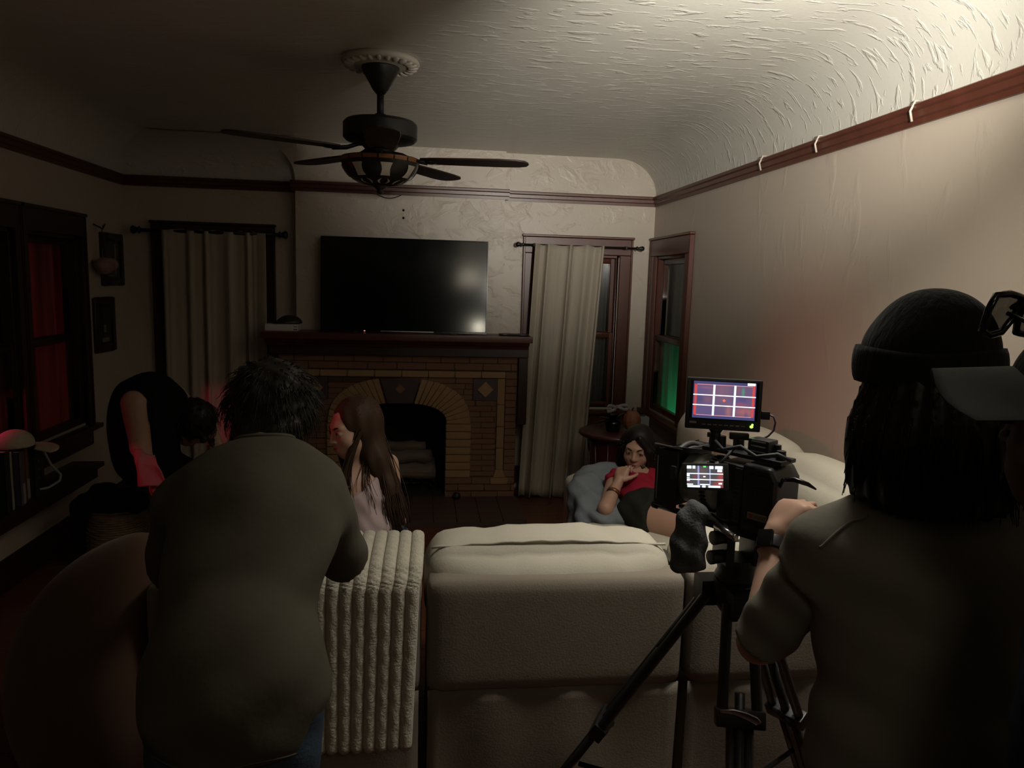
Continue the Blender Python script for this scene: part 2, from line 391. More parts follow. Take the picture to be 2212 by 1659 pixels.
# ceiling with coves down to the picture rail on both long walls, and over the left alcove
b = MB(); pr = []
for i in range(13):
    t = i/12*PI/2; pr.append((LX+0.30*(1-math.cos(t)), 2.33+0.27*math.sin(t)))
for i in range(13):
    t = (12-i)/12*PI/2; pr.append((RX-0.30*(1-math.cos(t)), 2.33+0.27*math.sin(t)))
ny = 24
vs = []; fs = []
for j in range(ny+1):
    yy = YN-.1+(YL+.15-YN+.1)*j/ny
    for (px, pz) in pr: vs.append((px, yy, pz))
n = len(pr)
for j in range(ny):
    for i in range(n-1): fs.append((j*n+i, j*n+i+1, (j+1)*n+i+1, (j+1)*n+i))
b.add(vs, fs)
b.box((LX-.2, YN-.2, 2.72), (RX+.2, YL+.3, 2.9))
ce = S(b.build('ceiling', M['ceiling'], smooth=True))
b = MB(); vs = []; fs = []
for i in range(11):
    t = i/10*PI/2
    for x in (LX, -0.90): vs.append((x, YL-0.30*(1-math.cos(t)), 2.33+0.265*math.sin(t)))
for i in range(10): fs.append((2*i, 2*i+1, 2*i+3, 2*i+2))
b.add(vs, fs); S(b.build('ceiling_cove', M['ceiling'], smooth=True))

# picture rails (trim), stepped profile
def rail(mb, a, b, nrm):
    a = Vector(a); b = Vector(b); nr = Vector(nrm)
    pro = [(0, -0.055), (0.012, -0.055), (0.014, -0.035), (0.022, -0.03), (0.024, -0.008), (0.034, -0.002), (0.036, 0.012), (0.026, 0.018), (0, 0.018)]
    vs = [a+nr*u+Vector((0, 0, z)) for u, z in pro]+[b+nr*u+Vector((0, 0, z)) for u, z in pro]; n = len(pro)
    mb.add([(v.x, v.y, v.z) for v in vs], [tuple(range(n)), tuple(range(n, 2*n))[::-1]]+[(i, (i+1) % n, n+(i+1) % n, n+i) for i in range(n)])
k = 1
for a, bb, nr in (((LX, YN, ZR), (LX, YL, ZR), (1, 0, 0)), ((LX, YL, ZR), (-0.92, YL, ZR), (0, -1, 0)), ((-0.952, YB, ZR), (0.615, YB, ZR), (0, -1, 0)),
                  ((0.585, YB, ZR), (0.585, YR, ZR), (1, 0, 0)), ((0.585, YR, ZR), (RX, YR, ZR), (0, -1, 0)), ((RX, YN, ZR), (RX, YR, ZR), (-1, 0, 0))):
    m_ = MB(); rail(m_, a, bb, nr); S(m_.build('trim_%d' % k, M['trim'])); k += 1
# small picture hooks sitting on the right rail
for yy, which in ((1.95, 'nearest'), (2.55, 'second'), (3.2, 'third'), (3.75, 'farthest')):
    h = MB().tube([(RX-.035, yy, ZR-.045), (RX-.045, yy, ZR-.01), (RX-.03, yy, ZR+.025), (RX-.008, yy, ZR+.028)], 0.0045, 6)
    tag(h.build('picture_hook', M['plaster_side'], smooth=True), which+' painted-over hook clipped on the right picture rail, counting from the camera', 'hook', 'hooks on the right picture rail')
# baseboards
for nm, lo, hi in (('baseboard_left', (LX, YN, 0), (LX+.02, YL, 0.16)), ('baseboard_alcove', (LX, YL-.02, 0), (-0.92, YL, 0.2)), ('baseboard_right', (RX-.02, YN, 0), (RX, YR, 0.2)), ('baseboard_back', (0.70, YR-.02, 0), (RX, YR, 0.22))):
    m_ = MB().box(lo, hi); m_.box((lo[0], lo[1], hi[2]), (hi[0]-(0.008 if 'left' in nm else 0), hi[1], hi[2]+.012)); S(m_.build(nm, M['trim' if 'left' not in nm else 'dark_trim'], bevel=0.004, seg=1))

# ---- windows (frame > stool, apron, sash > pane)
def window(name, along, plane, lo, hi, z0, z1, inward, cas=0.095, head=0.12, m=None, mid=None, sill_z=None, ext=0.05, dl=-.022, dh=-.056, jamb=.085):
    """opening lo..hi along X ('x') or Y ('y') in the wall plane; inward +1/-1 is the room side."""
    m = m or M['trim']
    def B(mb, a0, a1, d0, d1, za, zb):     # a along the wall, d depth towards the room
        p0, p1 = sorted((plane+inward*d0, plane+inward*d1))
        return mb.box((a0, p0, za), (a1, p1, zb)) if along == 'x' else mb.box((p0, a0, za), (p1, a1, zb))
    cs = MB()
    B(cs, lo-cas, lo, 0, 0.028, z0-.02, z1); B(cs, hi, hi+cas, 0, 0.028, z0-.02, z1)
    B(cs, lo-cas, hi+cas, 0, 0.030, z1, z1+head); B(cs, lo-cas-.012, hi+cas+.012, 0, 0.042, z1+head, z1+head+.018)
    B(cs, lo-cas-.004, lo-cas+.014, 0, 0.036, z0-.02, z1+head); B(cs, hi+cas-.014, hi+cas+.004, 0, 0.036, z0-.02, z1+head)
    for (a, c) in ((lo, lo+.022), (hi-.022, hi)): B(cs, a, c, -jamb, 0, z0, z1)
    B(cs, lo, hi, -jamb, 0, z1-.022, z1)
    fr = cs.build(name, m, bevel=0.004, seg=1); S(fr)
    st = MB(); B(st, lo-cas-ext, hi+cas+ext, 0, 0.065, z0-.045, z0-.015); B(st, lo, hi, -jamb, 0.01, z0-.045, z0-.015); st.build('stool', m, fr, bevel=0.006)
    ap = MB(); B(ap, lo-cas, hi+cas, 0, 0.022, z0-.15, z0-.045); ap.build('apron', m, fr, bevel=0.004, seg=1)
    mid = mid or (z0+z1)/2
    for (za, zb, d) in ((z0, mid+.02, dl), (mid-.02, z1-.022, dh)):
        s = MB(); B(s, lo+.022, lo+.052, d-.017, d+.017, za, zb); B(s, hi-.052, hi-.022, d-.017, d+.017, za, zb)
        B(s, lo+.052, hi-.052, d-.017, d+.017, za, za+.045); B(s, lo+.052, hi-.052, d-.017, d+.017, zb-.04, zb)
        so = s.build('sash', m, fr, bevel=0.003, seg=1)
        p = MB(); B(p, lo+.056, hi-.056, d-.002, d+.002, za+.043, zb-.038); p.build('pane', M['glass'], so)
    return fr
# left wall: three units, only the far one in view
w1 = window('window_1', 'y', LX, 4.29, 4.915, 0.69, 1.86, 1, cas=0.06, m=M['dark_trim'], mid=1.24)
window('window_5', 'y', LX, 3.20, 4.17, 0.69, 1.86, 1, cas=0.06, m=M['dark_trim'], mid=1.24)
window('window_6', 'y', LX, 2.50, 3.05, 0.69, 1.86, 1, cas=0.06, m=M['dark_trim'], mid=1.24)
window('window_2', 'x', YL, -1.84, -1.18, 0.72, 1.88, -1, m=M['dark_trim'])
window('window_3', 'x', YR, 0.835, 1.485, 0.70, 1.88, -1, mid=1.27)
window('window_4', 'y', RX, 4.83, 5.50, 0.72, 1.88, -1, mid=1.27)

# ---- cloths hung behind the panes, and the room curtains
def drape(name, label, m, u0, u1, z0, z1, at, along, nf, amp, flare=0.0, seed=0, nu=120, nv=30, group=None, thick=0.003, top=0.35, cat='curtain', skew=0.0):
    rs = np.random.RandomState(seed); ph = rs.uniform(0, 6.28, 6)
    def fn(u, v):
        s = u+0.035*math.sin(2*PI*u*2.3+ph[0])+0.02*math.sin(2*PI*u*5+ph[1])*(1-v*0.5)
        a = amp*(top+(1-top)*(1-v)**0.7)
        d = a*(math.sin(2*PI*nf*s+ph[2])+0.45*math.sin(2*PI*nf*1.9*s+ph[3]+1.3*(1-v))+0.25*math.sin(2*PI*nf*0.47*s+ph[4]+0.8*(1-v)))
        c = (u0+u1)/2+skew*(1-v); hw = (u1-u0)/2*(1+flare*(1-v)); x = c+hw*(2*u-1)+0.25*d*math.cos(2*PI*nf*s)
        z = z0+(z1-z0)*v+(0.012*math.sin(2*PI*nf*s+1)*(1-v)**6)-(0.012*abs(math.sin(PI*nf*s))*v**20)
        return (x, at+d, z) if along == 'x' else (at+d, x, z)
    o = MB().grid(nu, nv, fn).build(name, m, None, smooth=True, solid=thick)
    return tag(o, label, cat, group)
drape('red_drape', 'red cloth hung behind the left window, lit red from outside', M['red_cloth'], 4.00, 5.1, 0.62, 1.95, -2.255, 'y', 6, 0.020, seed=4)
drape('green_drape', 'pale cloth behind the right lower sash, glowing green', M['green_cloth'], 4.70, 5.62, 0.60, 1.27, 1.862, 'y', 4, 0.012, seed=5)
drape('sheer_drape', 'grey sheer hanging behind the right upper sash', M['sheer'], 4.70, 5.62, 1.25, 1.95, 1.895, 'y', 9, 0.02, seed=6)
drape('sheer_drape', 'dark sheer behind the pane beside the long back curtain', M['sheer'], 0.80, 1.55, 0.62, 1.95, 5.80, 'x', 7, 0.02, seed=8)

def curtain_rod(label, x0, x1, y, z, r, wallside):
    t = thing('curtain_rod', label, 'curtain rod', ((x0+x1)/2, y, z))
    MB().cyl((x0, y, z), (x1, y, z), r, n=10).build('rod', M['iron'], t, smooth=True)
    for x, s in ((x0, -1), (x1, 1)):
        Rm = frame((0, 1, 0), (0, 0, 1), (1, 0, 0))
        MB().lathe([(r*1.2, 0), (r*2.1, s*.008), (r*1.1, s*.018), (r*1.4, s*.026), (r*2.4, s*.05), (r*1.6, s*.062), (0.0005, s*.066)], (x, y, z), 12, Rm).build('finial', M['iron'], t, smooth=True)
        xx = x-s*0.075; MB().box((xx-.008, y-.008, z-.012), (xx+.008, wallside, z+.012)).build('bracket', M['iron'], t, bevel=0.003, seg=1)
    return t
curtain_rod('thick black curtain rod over the dark left alcove window', -1.99, -1.045, 5.585, 1.945, 0.013, 5.63)
curtain_rod('thin black curtain rod over the window right of the fireplace', 0.735, 1.585, 5.52, 1.935, 0.008, 5.59)
drape('curtain', 'dim grey curtain filling the left alcove window, faintly red', M['curtain'], -1.86, -1.135, 0.02, 1.962, 5.575, 'x', 5.5, 0.024, seed=19, top=0.5, nu=160)
drape('curtain', 'long pale linen curtain reaching the floor beside the right-hand window', M['curtain'], 0.815, 1.335, 0.015, 1.945, 5.495, 'x', 4.0, 0.036, flare=-0.06, seed=13, top=0.45, nu=160, skew=-0.085)

# ------------------------------------------------------------------ fireplace
FY = 5.42
fp = thing('fireplace', 'brown brick fireplace with a tan brick arch under the television', 'fireplace', (-0.16, 5.5, 0))
AX = -0.165; AW = 0.337; ZS = 0.60; AR = 0.15          # arch centre, half width, spring height, rise
RT = 0.190                                             # ring thickness
def arch(r, t):                                        # inner (r=0) .. outer (r=1) ellipse, t from 0 (right) to pi (left)
    a = AW+RT*r; h = AR+RT*r
    e = 0.82
    c, s_ = math.cos(t), math.sin(t)
    return AX+a*math.copysign(abs(c)**e, c), ZS+h*abs(s_)**e
# backing slab with the opening left out
b = MB(); poly = [(AX+AW, 0.05), (0.70, 0.05), (0.70, 1.11), (-1.03, 1.11), (-1.03, 0.05), (AX-AW, 0.05)]
poly += [arch(0, t) for t in np.linspace(PI, 0, 25)]
# triangulated by strips: right, left, top
b.box((AX+AW, FY+.012, 0), (0.70, YR, 1.11)); b.box((-1.03, FY+.012, 0), (AX-AW, YR, 1.11))
tt = np.linspace(PI, 0, 25)
for t0, t1 in zip(tt[:-1], tt[1:]):
    x0, z0 = arch(0, t0); x1, z1 = arch(0, t1)
    b.prism([(x0, z0), (x1, z1), (x1, 1.11), (x0, 1.11)], 'y', FY+.012, FY+.10)
b.build('backing', M['mortar'], fp)
# firebox
fb = MB(); x0, x1 = AX-AW-.02, AX+AW+.02
fb.box((x0-.03, 5.44, .0), (x0, 5.95, .95)); fb.box((x1, 5.44, .0), (x1+.03, 5.95, .95)); fb.box((x0, 5.92, .0), (x1, 5.95, .95)); fb.box((x0, 5.5, .85), (x1, 5.95, .95)); fb.box((x0, 5.43, 0.03), (x1, 5.95, .06))
fb.build('firebox', M['soot'], fp)
# voussoirs each side of a dark keystone
nv_ = 11; tk = 0.23
def vous(t0, t1, m, nm, y0=FY-.010, y1=FY+.05, gap=0.0025):
    p = [arch(0, t0), arch(1, t0), arch(1, (t0+t1)/2), arch(1, t1), arch(0, t1), arch(0, (t0+t1)/2)]
    c = (sum(q[0] for q in p)/6, sum(q[1] for q in p)/6)
    q = [(c[0]+(u-c[0])*(1-gap/.02*0.55), c[1]+(v-c[1])*(1-gap/.1)) for u, v in p]
    return MB().prism(q, 'y', y0, y1).build(nm, m, fp, bevel=0.003, seg=1)
# equal arc-length splits on the middle line
def splits(ta, tb, k):
    ts = np.linspace(ta, tb, 400); P_ = np.array([arch(0.6, t) for t in ts]); s_ = np.r_[0, np.cumsum(np.linalg.norm(np.diff(P_, axis=0), axis=1))]
    return np.interp(np.linspace(0, s_[-1], k+1), s_, ts)
for ts in (splits(0.0, PI/2-tk, nv_), splits(PI/2+tk, PI, nv_)):
    for t0, t1 in zip(ts[:-1], ts[1:]): vous(t0, t1, M['brick_tan'], 'brick')
ky = [arch(0, PI/2-tk+.02), arch(1, PI/2-tk+.02), arch(1, PI/2+tk-.02), arch(0, PI/2+tk-.02)]
MB().prism(ky, 'y', FY-.004, FY+.05).build('keystone', M['tile_dark'], fp, bevel=0.003, seg=1, label='dark keystone tile with a small diamond')
def diamond(cx, cz, r, m, y): MB().prism([(cx-r, cz), (cx, cz-r), (cx+r, cz), (cx, cz+r)], 'y', y, y+.03).build('diamond_tile', m, fp, bevel=0.003, seg=1)
diamond(AX, 0.855, 0.040, M['brick_brown'], FY-.010)
# jamb bricks
bt = unit_mesh('brick', M['brick_tan'], 0.03); bb_ = unit_mesh('brick', M['brick_brown'], 0.03)
zz = np.linspace(0.19, ZS, 8)
for side in (-1, 1):
    for a, c in zip(zz[:-1], zz[1:]):
        piece('brick', bt, fp, (AX+side*(AW+RT/2+.001), FY+.018, (a+c)/2), (RT-.004, 0.056, c-a-.005))
# border of tan tiles
def hrow(x0, x1, z0, z1, L, me, y, off=0.0, dep=0.05):
    x = x0-off
    while x < x1-1e-4:
        a = max(x, x0); c = min(x+L, x1)
        if c-a > 0.012: piece('brick', me, fp, ((a+c)/2, y+dep/2, (z0+z1)/2), (c-a-.004, dep, z1-z0-.004))
        x += L
hrow(-0.935, 0.612, 0.944, 0.994, 0.195, bt, FY-.006)
for xa, xc in ((0.553, 0.608), (-0.930, -0.875)):
    z = 0.25
    for hgt in (0.165, 0.165, 0.165, 0.197): piece('brick', bt, fp, ((xa+xc)/2, FY+.019, z+hgt/2), (xc-xa, 0.05, hgt-.004)); z += hgt
    cx = (xa+xc)/2
    MB().prism([(cx-.048, .19), (cx+.048, .19), (cx+.028, .25), (cx-.028, .25)], 'y', FY-.012, FY+.04).build('base_tile', M['brick_tan'], fp, bevel=0.004, seg=1)
    piece('brick', bt, fp, (cx, FY+.02, 0.165), (0.13, 0.07, 0.048))
# corner squares with diamonds
for cx in (0.462, -0.777):
    MB().box((cx-.092, FY-.002, .775), (cx+.092, FY+.04, .94)).build('corner_tile', M['tile_dark'], fp, bevel=0.003, seg=1)
    diamond(cx, 0.860, 0.062, M['brick_tan'], FY-.012)
# field of brown roman bricks
z = 0.195; r = 0
def ring_outer_x(z):
    if z <= ZS: return AW+RT-.02
    q = (z-ZS)/(AR+RT)
    return 0 if q >= 1 else (AW+RT)*max(0, 1-q**(2/0.82))**(0.82/2)-.03
while z < 0.94:
    h_ = 0.0415; zt = min(z+h_, 0.942); ox = max(0, ring_outer_x(zt))
    for xa, xc in ((AX+ox, 0.551), (-0.873, AX-ox)):
        lim = [(xa, xc)]
        if zt > 0.78: lim = [(xa, 0.369)] if xa > AX else [(-0.684, xc)]
        for u, v in lim:
            if v-u > .02: hrow(u, v, z, zt, 0.205, bb_, FY+.006, off=(0.1 if r % 2 else 0), dep=0.04)
    z += h_; r += 1
for i, z in enumerate((1.0, 1.054)): hrow(-1.03, 0.70, z, z+.053, 0.21, bb_, FY+.002, off=(0.1 if i else 0))
for xa, xc in ((0.612, 0.70), (-1.03, -0.935)):
    z = 0.19
    while z < 0.99: hrow(xa, xc, z, min(z+.0535, .996), 0.2, bb_, FY+.002); z += .0535
for xa, xc in ((AX+AW, 0.70), (-1.03, AX-AW)):
    for i, z in enumerate((0.03, 0.085, 0.138)): hrow(xa, xc, z, z+.052, 0.2, bb_, FY-.004, off=(0.1 if i % 2 else 0))
# fire log set
lg = thing('log_set', 'stack of pale bark logs on an iron grate inside the firebox', 'logs', (AX, 5.66, 0.06))
M['log'] = mat('bark', (0.16, 0.12, 0.10), 0.85, var=0.6, vscale=18, vstretch=(0.15, 1, 1.5), bump=0.8, bscale=30, bstretch=(0.12, 1, 1))
for (xa, ya, za, xb, yb_, zb_, rr) in ((-.44, 5.58, .19, .10, 5.60, .19, .062), (-.40, 5.70, .21, .09, 5.68, .21, .066), (-.36, 5.62, .295, .07, 5.66, .300, .055), (-.31, 5.64, .375, .02, 5.70, .365, .042), (-.45, 5.78, .19, .1, 5.80, .2, .06)):
    n_ = 7; pts = [(xa+(xb-xa)*i/n_, ya+(yb_-ya)*i/n_+.006*math.sin(i*2.1+rr*99), za+(zb_-za)*i/n_+.006*math.sin(i*1.7)) for i in range(n_+1)]
    MB().tube(pts, [rr*(1+.07*math.sin(i*2.7+rr*300)) for i in range(n_+1)], 12).build('log', M['log'], lg, smooth=True)
gm = MB()
for x in np.linspace(-.42, .09, 7): gm.tube([(x, 5.50, .15), (x, 5.52, .115), (x, 5.86, .115)], .008, 6)
for yy in (5.56, 5.82): gm.cyl((-.45, yy, .107), (.12, yy, .107), .008, n=6); [gm.cyl((x, yy, .06), (x, yy, .107), .008, n=6) for x in (-.4, .07)]
gm.build('grate', M['iron'], lg, smooth=True)
# mantel
mt = thing('mantelpiece', 'dark wooden mantel shelf with stepped moulding above the brick fireplace', 'mantel', (-0.16, 5.5, 1.1))
MB().box((-1.118, 5.27, 1.222), (0.785, YR-.005, 1.268)).build('shelf', M['trim'], mt, bevel=0.005)
MB().prism([(5.30, 1.222), (5.32, 1.196), (5.345, 1.188), (5.36, 1.168), (YB, 1.168), (YB, 1.222)], 'x', -1.098, 0.768).build('moulding', M['trim'], mt)
MB().box((-1.085, 5.385, 1.104), (0.775, 5.55, 1.170)).build('frieze', M['dark_trim'], mt, bevel=0.003, seg=1)
for xa, xc in ((0.703, 0.772), (-1.085, -1.034)):
    MB().box((xa, 5.39, 0.60), (xc, 5.60, 1.104)).build('side_board', M['dark_trim'], mt, bevel=0.004, seg=1)
# hearth slab of tiles
hs = thing('hearth', 'low dark tiled hearth slab in front of the fireplace', 'hearth', (-0.16, 5.2, 0))
MB().box((-1.03, 4.86, -.005), (0.72, 5.44, 0.026)).build('bed', M['mortar'], hs)
hm = unit_mesh('tile', M['hearth'], 0.03)
for i in range(11):
    for j in range(4): piece('tile', hm, hs, (-1.03+.159*(i+.5), 4.86+.142*(j+.5), .032), (.155, .138, .02))
MB().lathe([(.001, .036), (.026, .04), (.032, .056), (.024, .078), (.001, .086)], (0.26, 5.36, .006), 16).build('gas_key', M['black'], None, smooth=True)
o = bpy.data.objects['gas_key']; tag(o, 'small round black valve cap on the hearth at the right foot of the fireplace', 'valve')

# ------------------------------------------------------------------ television and things on the mantel
tv = thing('television', 'large black flat television standing on the mantel', 'television', (-0.14, 5.43, 1.268))
lean = Matrix.Translation((-0.137, 5.41, 1.272)) @ Matrix.Rotation(math.radians(-1.4), 4, 'Z') @ Matrix.Rotation(math.radians(-3.2), 4, 'X')
M['screen'] = mat('tv_glass', (0.004, 0.005, 0.006), 0.11, spec=0.8)
a = MB(lean); a.box((-.596, .010, 0), (.596, .045, .672)); a.build('housing', M['plastic'], tv, bevel=0.006)
a = MB(lean); a.box((-.590, .004, .012), (.590, .011, .666)); a.build('screen', M['screen'], tv, bevel=0.002, seg=1)
a = MB(lean); a.box((-.596, .000, 0), (.596, .012, .012)); a.box((-.596, 0, .666), (.596, .012, .672)); a.box((-.596, 0, .012), (-.590, .012, .666)); a.box((.590, 0, .012), (.596, .012, .666)); a.build('bezel', M['gloss_black'], tv)
a = MB(lean); a.box((-.17, -.004, .003), (.21, .002, .010)); a.build('trim_strip', M['steel'], tv)
M['led_red'] = mat('red_led', (0.5, 0.05, 0.03), emit=(1.0, 0.35, 0.28), estr=1.2)
a = MB(lean); a.ellipsoid((-.285, -.001, .006), (.006, .004, .003), nu=8, nv=6); a.build('standby_light', M['led_red'], tv, smooth=True)
a = MB(); a.box((-.50, 5.40, 1.268), (-.46, 5.52, 1.274)); a.box((.20, 5.40, 1.268), (.24, 5.52, 1.274)); a.build('feet', M['plastic'], tv)
t = thing('console', 'flat white box on the left end of the mantel', 'box', (-0.985, 5.42, 1.268))
MB().box((-1.10, 5.33, 1.270), (-0.875, 5.47, 1.318)).build('case', M['white_plastic'], t, bevel=0.006)
MB().box((-0.905, 5.3285, 1.280), (-0.880, 5.331, 1.285)).box((-0.905, 5.3285, 1.300), (-0.880, 5.331, 1.304)).build('slots', M['black'], t)
def capfn():
    f = ell((-0.945, 5.42, 1.320), (.088, .075, .058)); f = union([f, ell((-1.0, 5.39, 1.322), (.07, .06, .014))], .02); return cut(f, (0, 0, 1.3195), (0, 0, -1))
tag(solid('soft_hat', M['black'], None, capfn(), (-1.12, 5.3, 1.31), (-0.83, 5.53, 1.40), .006), 'black cloth cap resting on the white box on the mantel', 'cap')
t = thing('media_player', 'flat black device lying on the right end of the mantel', 'device', (0.66, 5.36, 1.268))
MB().cushion((0.548, 5.32, 1.269), (0.765, 5.42, 1.284), .007, cuts=5).build('case', M['plastic'], t, smooth=True)
MB().box((0.60, 5.317, 1.274), (0.70, 5.321, 1.279)).build('front_window', M['gloss_black'], t)
# screws left in the wall above the television
for z in (2.150, 2.095):
    a = MB(); a.lathe([(.009, 0), (.009, .004), (.005, .012), (.0005, .014)], (-0.155, YB, z), 10, frame((1, 0, 0), (0, 0, 1), (0, -1, 0)))
    tag(a.build('wall_screw', M['iron'], None, smooth=True), 'upper dark screw in the wall above the television' if z > 2.12 else 'lower dark screw in the wall above the television', 'screw')
a = MB().tube([(-0.36+.20*i/16, YB-.006, 2.262-.032*math.sin(PI*i/16)) for i in range(17)], .0035, 6)
tag(a.build('wire', M['iron'], None, smooth=True), 'thin dark wire sagging below the picture rail behind the fan lamp', 'wire')

# ------------------------------------------------------------------ ceiling fan
FX, FYc = -0.20, 3.43
M['fan_blade'] = mat('fan_blade', (0.030, 0.015, 0.011), 0.5, var=0.3, vscale=20, vstretch=(1, .2, 1))
M['medal'] = mat('moulded_plaster', (0.55, 0.50, 0.43), 0.6)
t = thing('ceiling_medallion', 'round moulded plaster medallion on the ceiling above the fan', 'medallion', (FX, FYc, ZC-.04))
a = MB().lathe([(.0, .04), (.165, .04), (.170, .026), (.163, .016), (.150, .012), (.140, .016), (.10, .010), (.06, .004), (.0, .004)][::-1], (FX, FYc, ZC-.04), 48); a.build('disc', M['medal'], t, smooth=True)
a = MB()
for i in range(24):
    an = 2*PI*i/24; a.ellipsoid((FX+.138*math.cos(an), FYc+.138*math.sin(an), ZC-.027), (.012, .026, .011), frame((-math.sin(an), math.cos(an), 0), (math.cos(an), math.sin(an), 0), (0, 0, 1)), 8, 6)
a.build('leaf_moulding', M['medal'], t, smooth=True)
fan = thing('ceiling_fan', 'dark five-blade ceiling fan with a stained glass bowl light', 'ceiling fan', (FX, FYc, 2.03))
MB().lathe([(.0, 2.575), (.082, 2.575), (.082, 2.56), (.060, 2.52), (.035, 2.475), (.018, 2.455), (.0, 2.455)][::-1], (FX, FYc, 0), 28).build('canopy', M['bronze'], fan, smooth=True)
MB().cyl((FX, FYc, 2.34), (FX, FYc, 2.47), .0155, n=14).lathe([(.016, 2.375), (.026, 2.37), (.026, 2.345), (.02, 2.34)], (FX, FYc, 0), 14).build('downrod', M['bronze'], fan, smooth=True)
MB().lathe([(.0, 2.352), (.10, 2.350), (.150, 2.340), (.162, 2.328), (.162, 2.268), (.150, 2.256), (.085, 2.246), (.0, 2.246)][::-1], (FX, FYc, 0), 40).build('motor_housing', M['bronze'], fan, bevel=0.002)
MB().lathe([(.0, 2.25), (.075, 2.25), (.080, 2.235), (.060, 2.215), (.055, 2.185), (.0, 2.185)][::-1], (FX, FYc, 0), 28).build('switch_housing', M['bronze'], fan, smooth=True)
for i in range(5):
    an = math.radians(58+72*i); d = Vector((math.cos(an), math.sin(an), 0)); s_ = Vector((-math.sin(an), math.cos(an), 0)); up = Vector((0, 0, 1))
    c0 = Vector((FX, FYc, 2.195-.018*math.cos(an))); d = (d-Vector((0, 0, .018*math.cos(an)))).normalized()
    tl = math.radians(-3); s2 = s_*math.cos(tl)+up*math.sin(tl); nn = d.cross(s2)
    out = []
    prof = [(.19, .044), (.24, .056), (.40, .066), (.54, .070), (.615, .064), (.650, .045), (.662, .015)]
    pts = [(r, wd) for r, wd in prof]+[(r, -wd) for r, wd in prof[::-1]]
    vs = [c0+d*r+s2*wd+nn*h for h in (-.004, .004) for r, wd in pts]; n = len(pts)
    a = MB().add(vs, [tuple(range(n))[::-1], tuple(range(n, 2*n))]+[(i2, (i2+1) % n, n+(i2+1) % n, n+i2) for i2 in range(n)])
    bl = a.build('blade', M['fan_blade'], fan, bevel=0.002, seg=1)
    a = MB(); a.tube([c0+d*.05+up*.030, c0+d*.10+up*.022, c0+d*.15+up*.002+s2*.012, c0+d*.21-nn*.008+s2*.02], [.010, .009, .008, .007], 8); a.tube([c0+d*.10+up*.022, c0+d*.15-s2*.012, c0+d*.21-nn*.008-s2*.02], [.009, .008, .007], 8)
    a.ellipsoid(c0+d*.225-nn*.007, (.03, .035, .005), frame(d, s2, nn), 10, 6); a.build('blade_iron', M['bronze'], bl, smooth=True)
# stained glass bowl: dark leading with coloured panels standing in it
M['glass_white'] = mat('opal_glass', (0.72, 0.68, 0.60), 0.25, bump=0.1, bscale=40)
M['glass_amber'] = mat('amber_glass', (0.30, 0.12, 0.045), 0.25)
M['glass_pink'] = mat('pink_glass', (0.28, 0.14, 0.15), 0.25)
M['lead'] = mat('dark_leaded_glass', (0.018, 0.018, 0.017), 0.3)
def bowlp(t, r=1.0):    # t 0 rim .. 1 bottom
    an = t*PI/2; return (.172*math.cos(an)**0.75*r, 2.182-.118*math.sin(an)*r)
bw = MB().lathe([bowlp(i/14) for i in range(14)]+[(.0005, 2.064)], (FX, FYc, 0), 40).build('bowl', M['lead'], fan, smooth=True)
def patch(t0, t1, a0, a1, m, nm, pinch=0.0, rr=1.02):
    n1, n2 = 5, 5
    def fn(u, v):
        t = t0+(t1-t0)*u; w_ = 1-pinch*math.sin(PI*u); an = (a0+a1)/2+(a1-a0)*(v-.5)*w_; r, z = bowlp(t, rr); return (FX+r*math.cos(an), FYc+r*math.sin(an), z)
    MB().grid(n1, n2, fn).build(nm, m, bw, smooth=True)
for i in range(16):
    a0 = 2*PI*i/16; patch(.02, .11, a0+.02, a0+2*PI/16-.02, M['glass_amber'], 'amber_pane')
for i in range(8):
    a0 = 2*PI*(i+.28)/8; wd = 2*PI/8*.40
    patch(.20, .52, a0-wd/2, a0+wd/2, M['glass_pink'] if i in (4, 3) else M['glass_white'], 'pane', pinch=.28)
for i in range(8):
    a0 = 2*PI*(i+.28)/8
    for s_ in (-1, 1):
        def fn(u, v, s_=s_, a0=a0):
            tt_ = .60+.22*u; an = a0+s_*(.10+.13*math.sin(PI*u))+s_*.10*(v-.5)*math.sin(PI*u); r, z = bowlp(tt_, 1.02); return (FX+r*math.cos(an), FYc+r*math.sin(an), z)
        MB().grid(7, 3, fn).build('petal_pane', M['glass_white'], bw, smooth=True)
MB().lathe([(.028, 2.069), (.032, 2.062), (.018, 2.052), (.012, 2.044), (.016, 2.038), (.008, 2.030), (.0005, 2.026)], (FX, FYc, 0), 16).build('finial', M['bronze'], fan, smooth=True)
MB().tube([(FX+.01, FYc-.05, 2.19), (FX+.01, FYc-.058, 2.205), (FX+.008, FYc-.058, 2.23)], .004, 6).build('pull_chain_eye', M['steel'], fan, smooth=True)

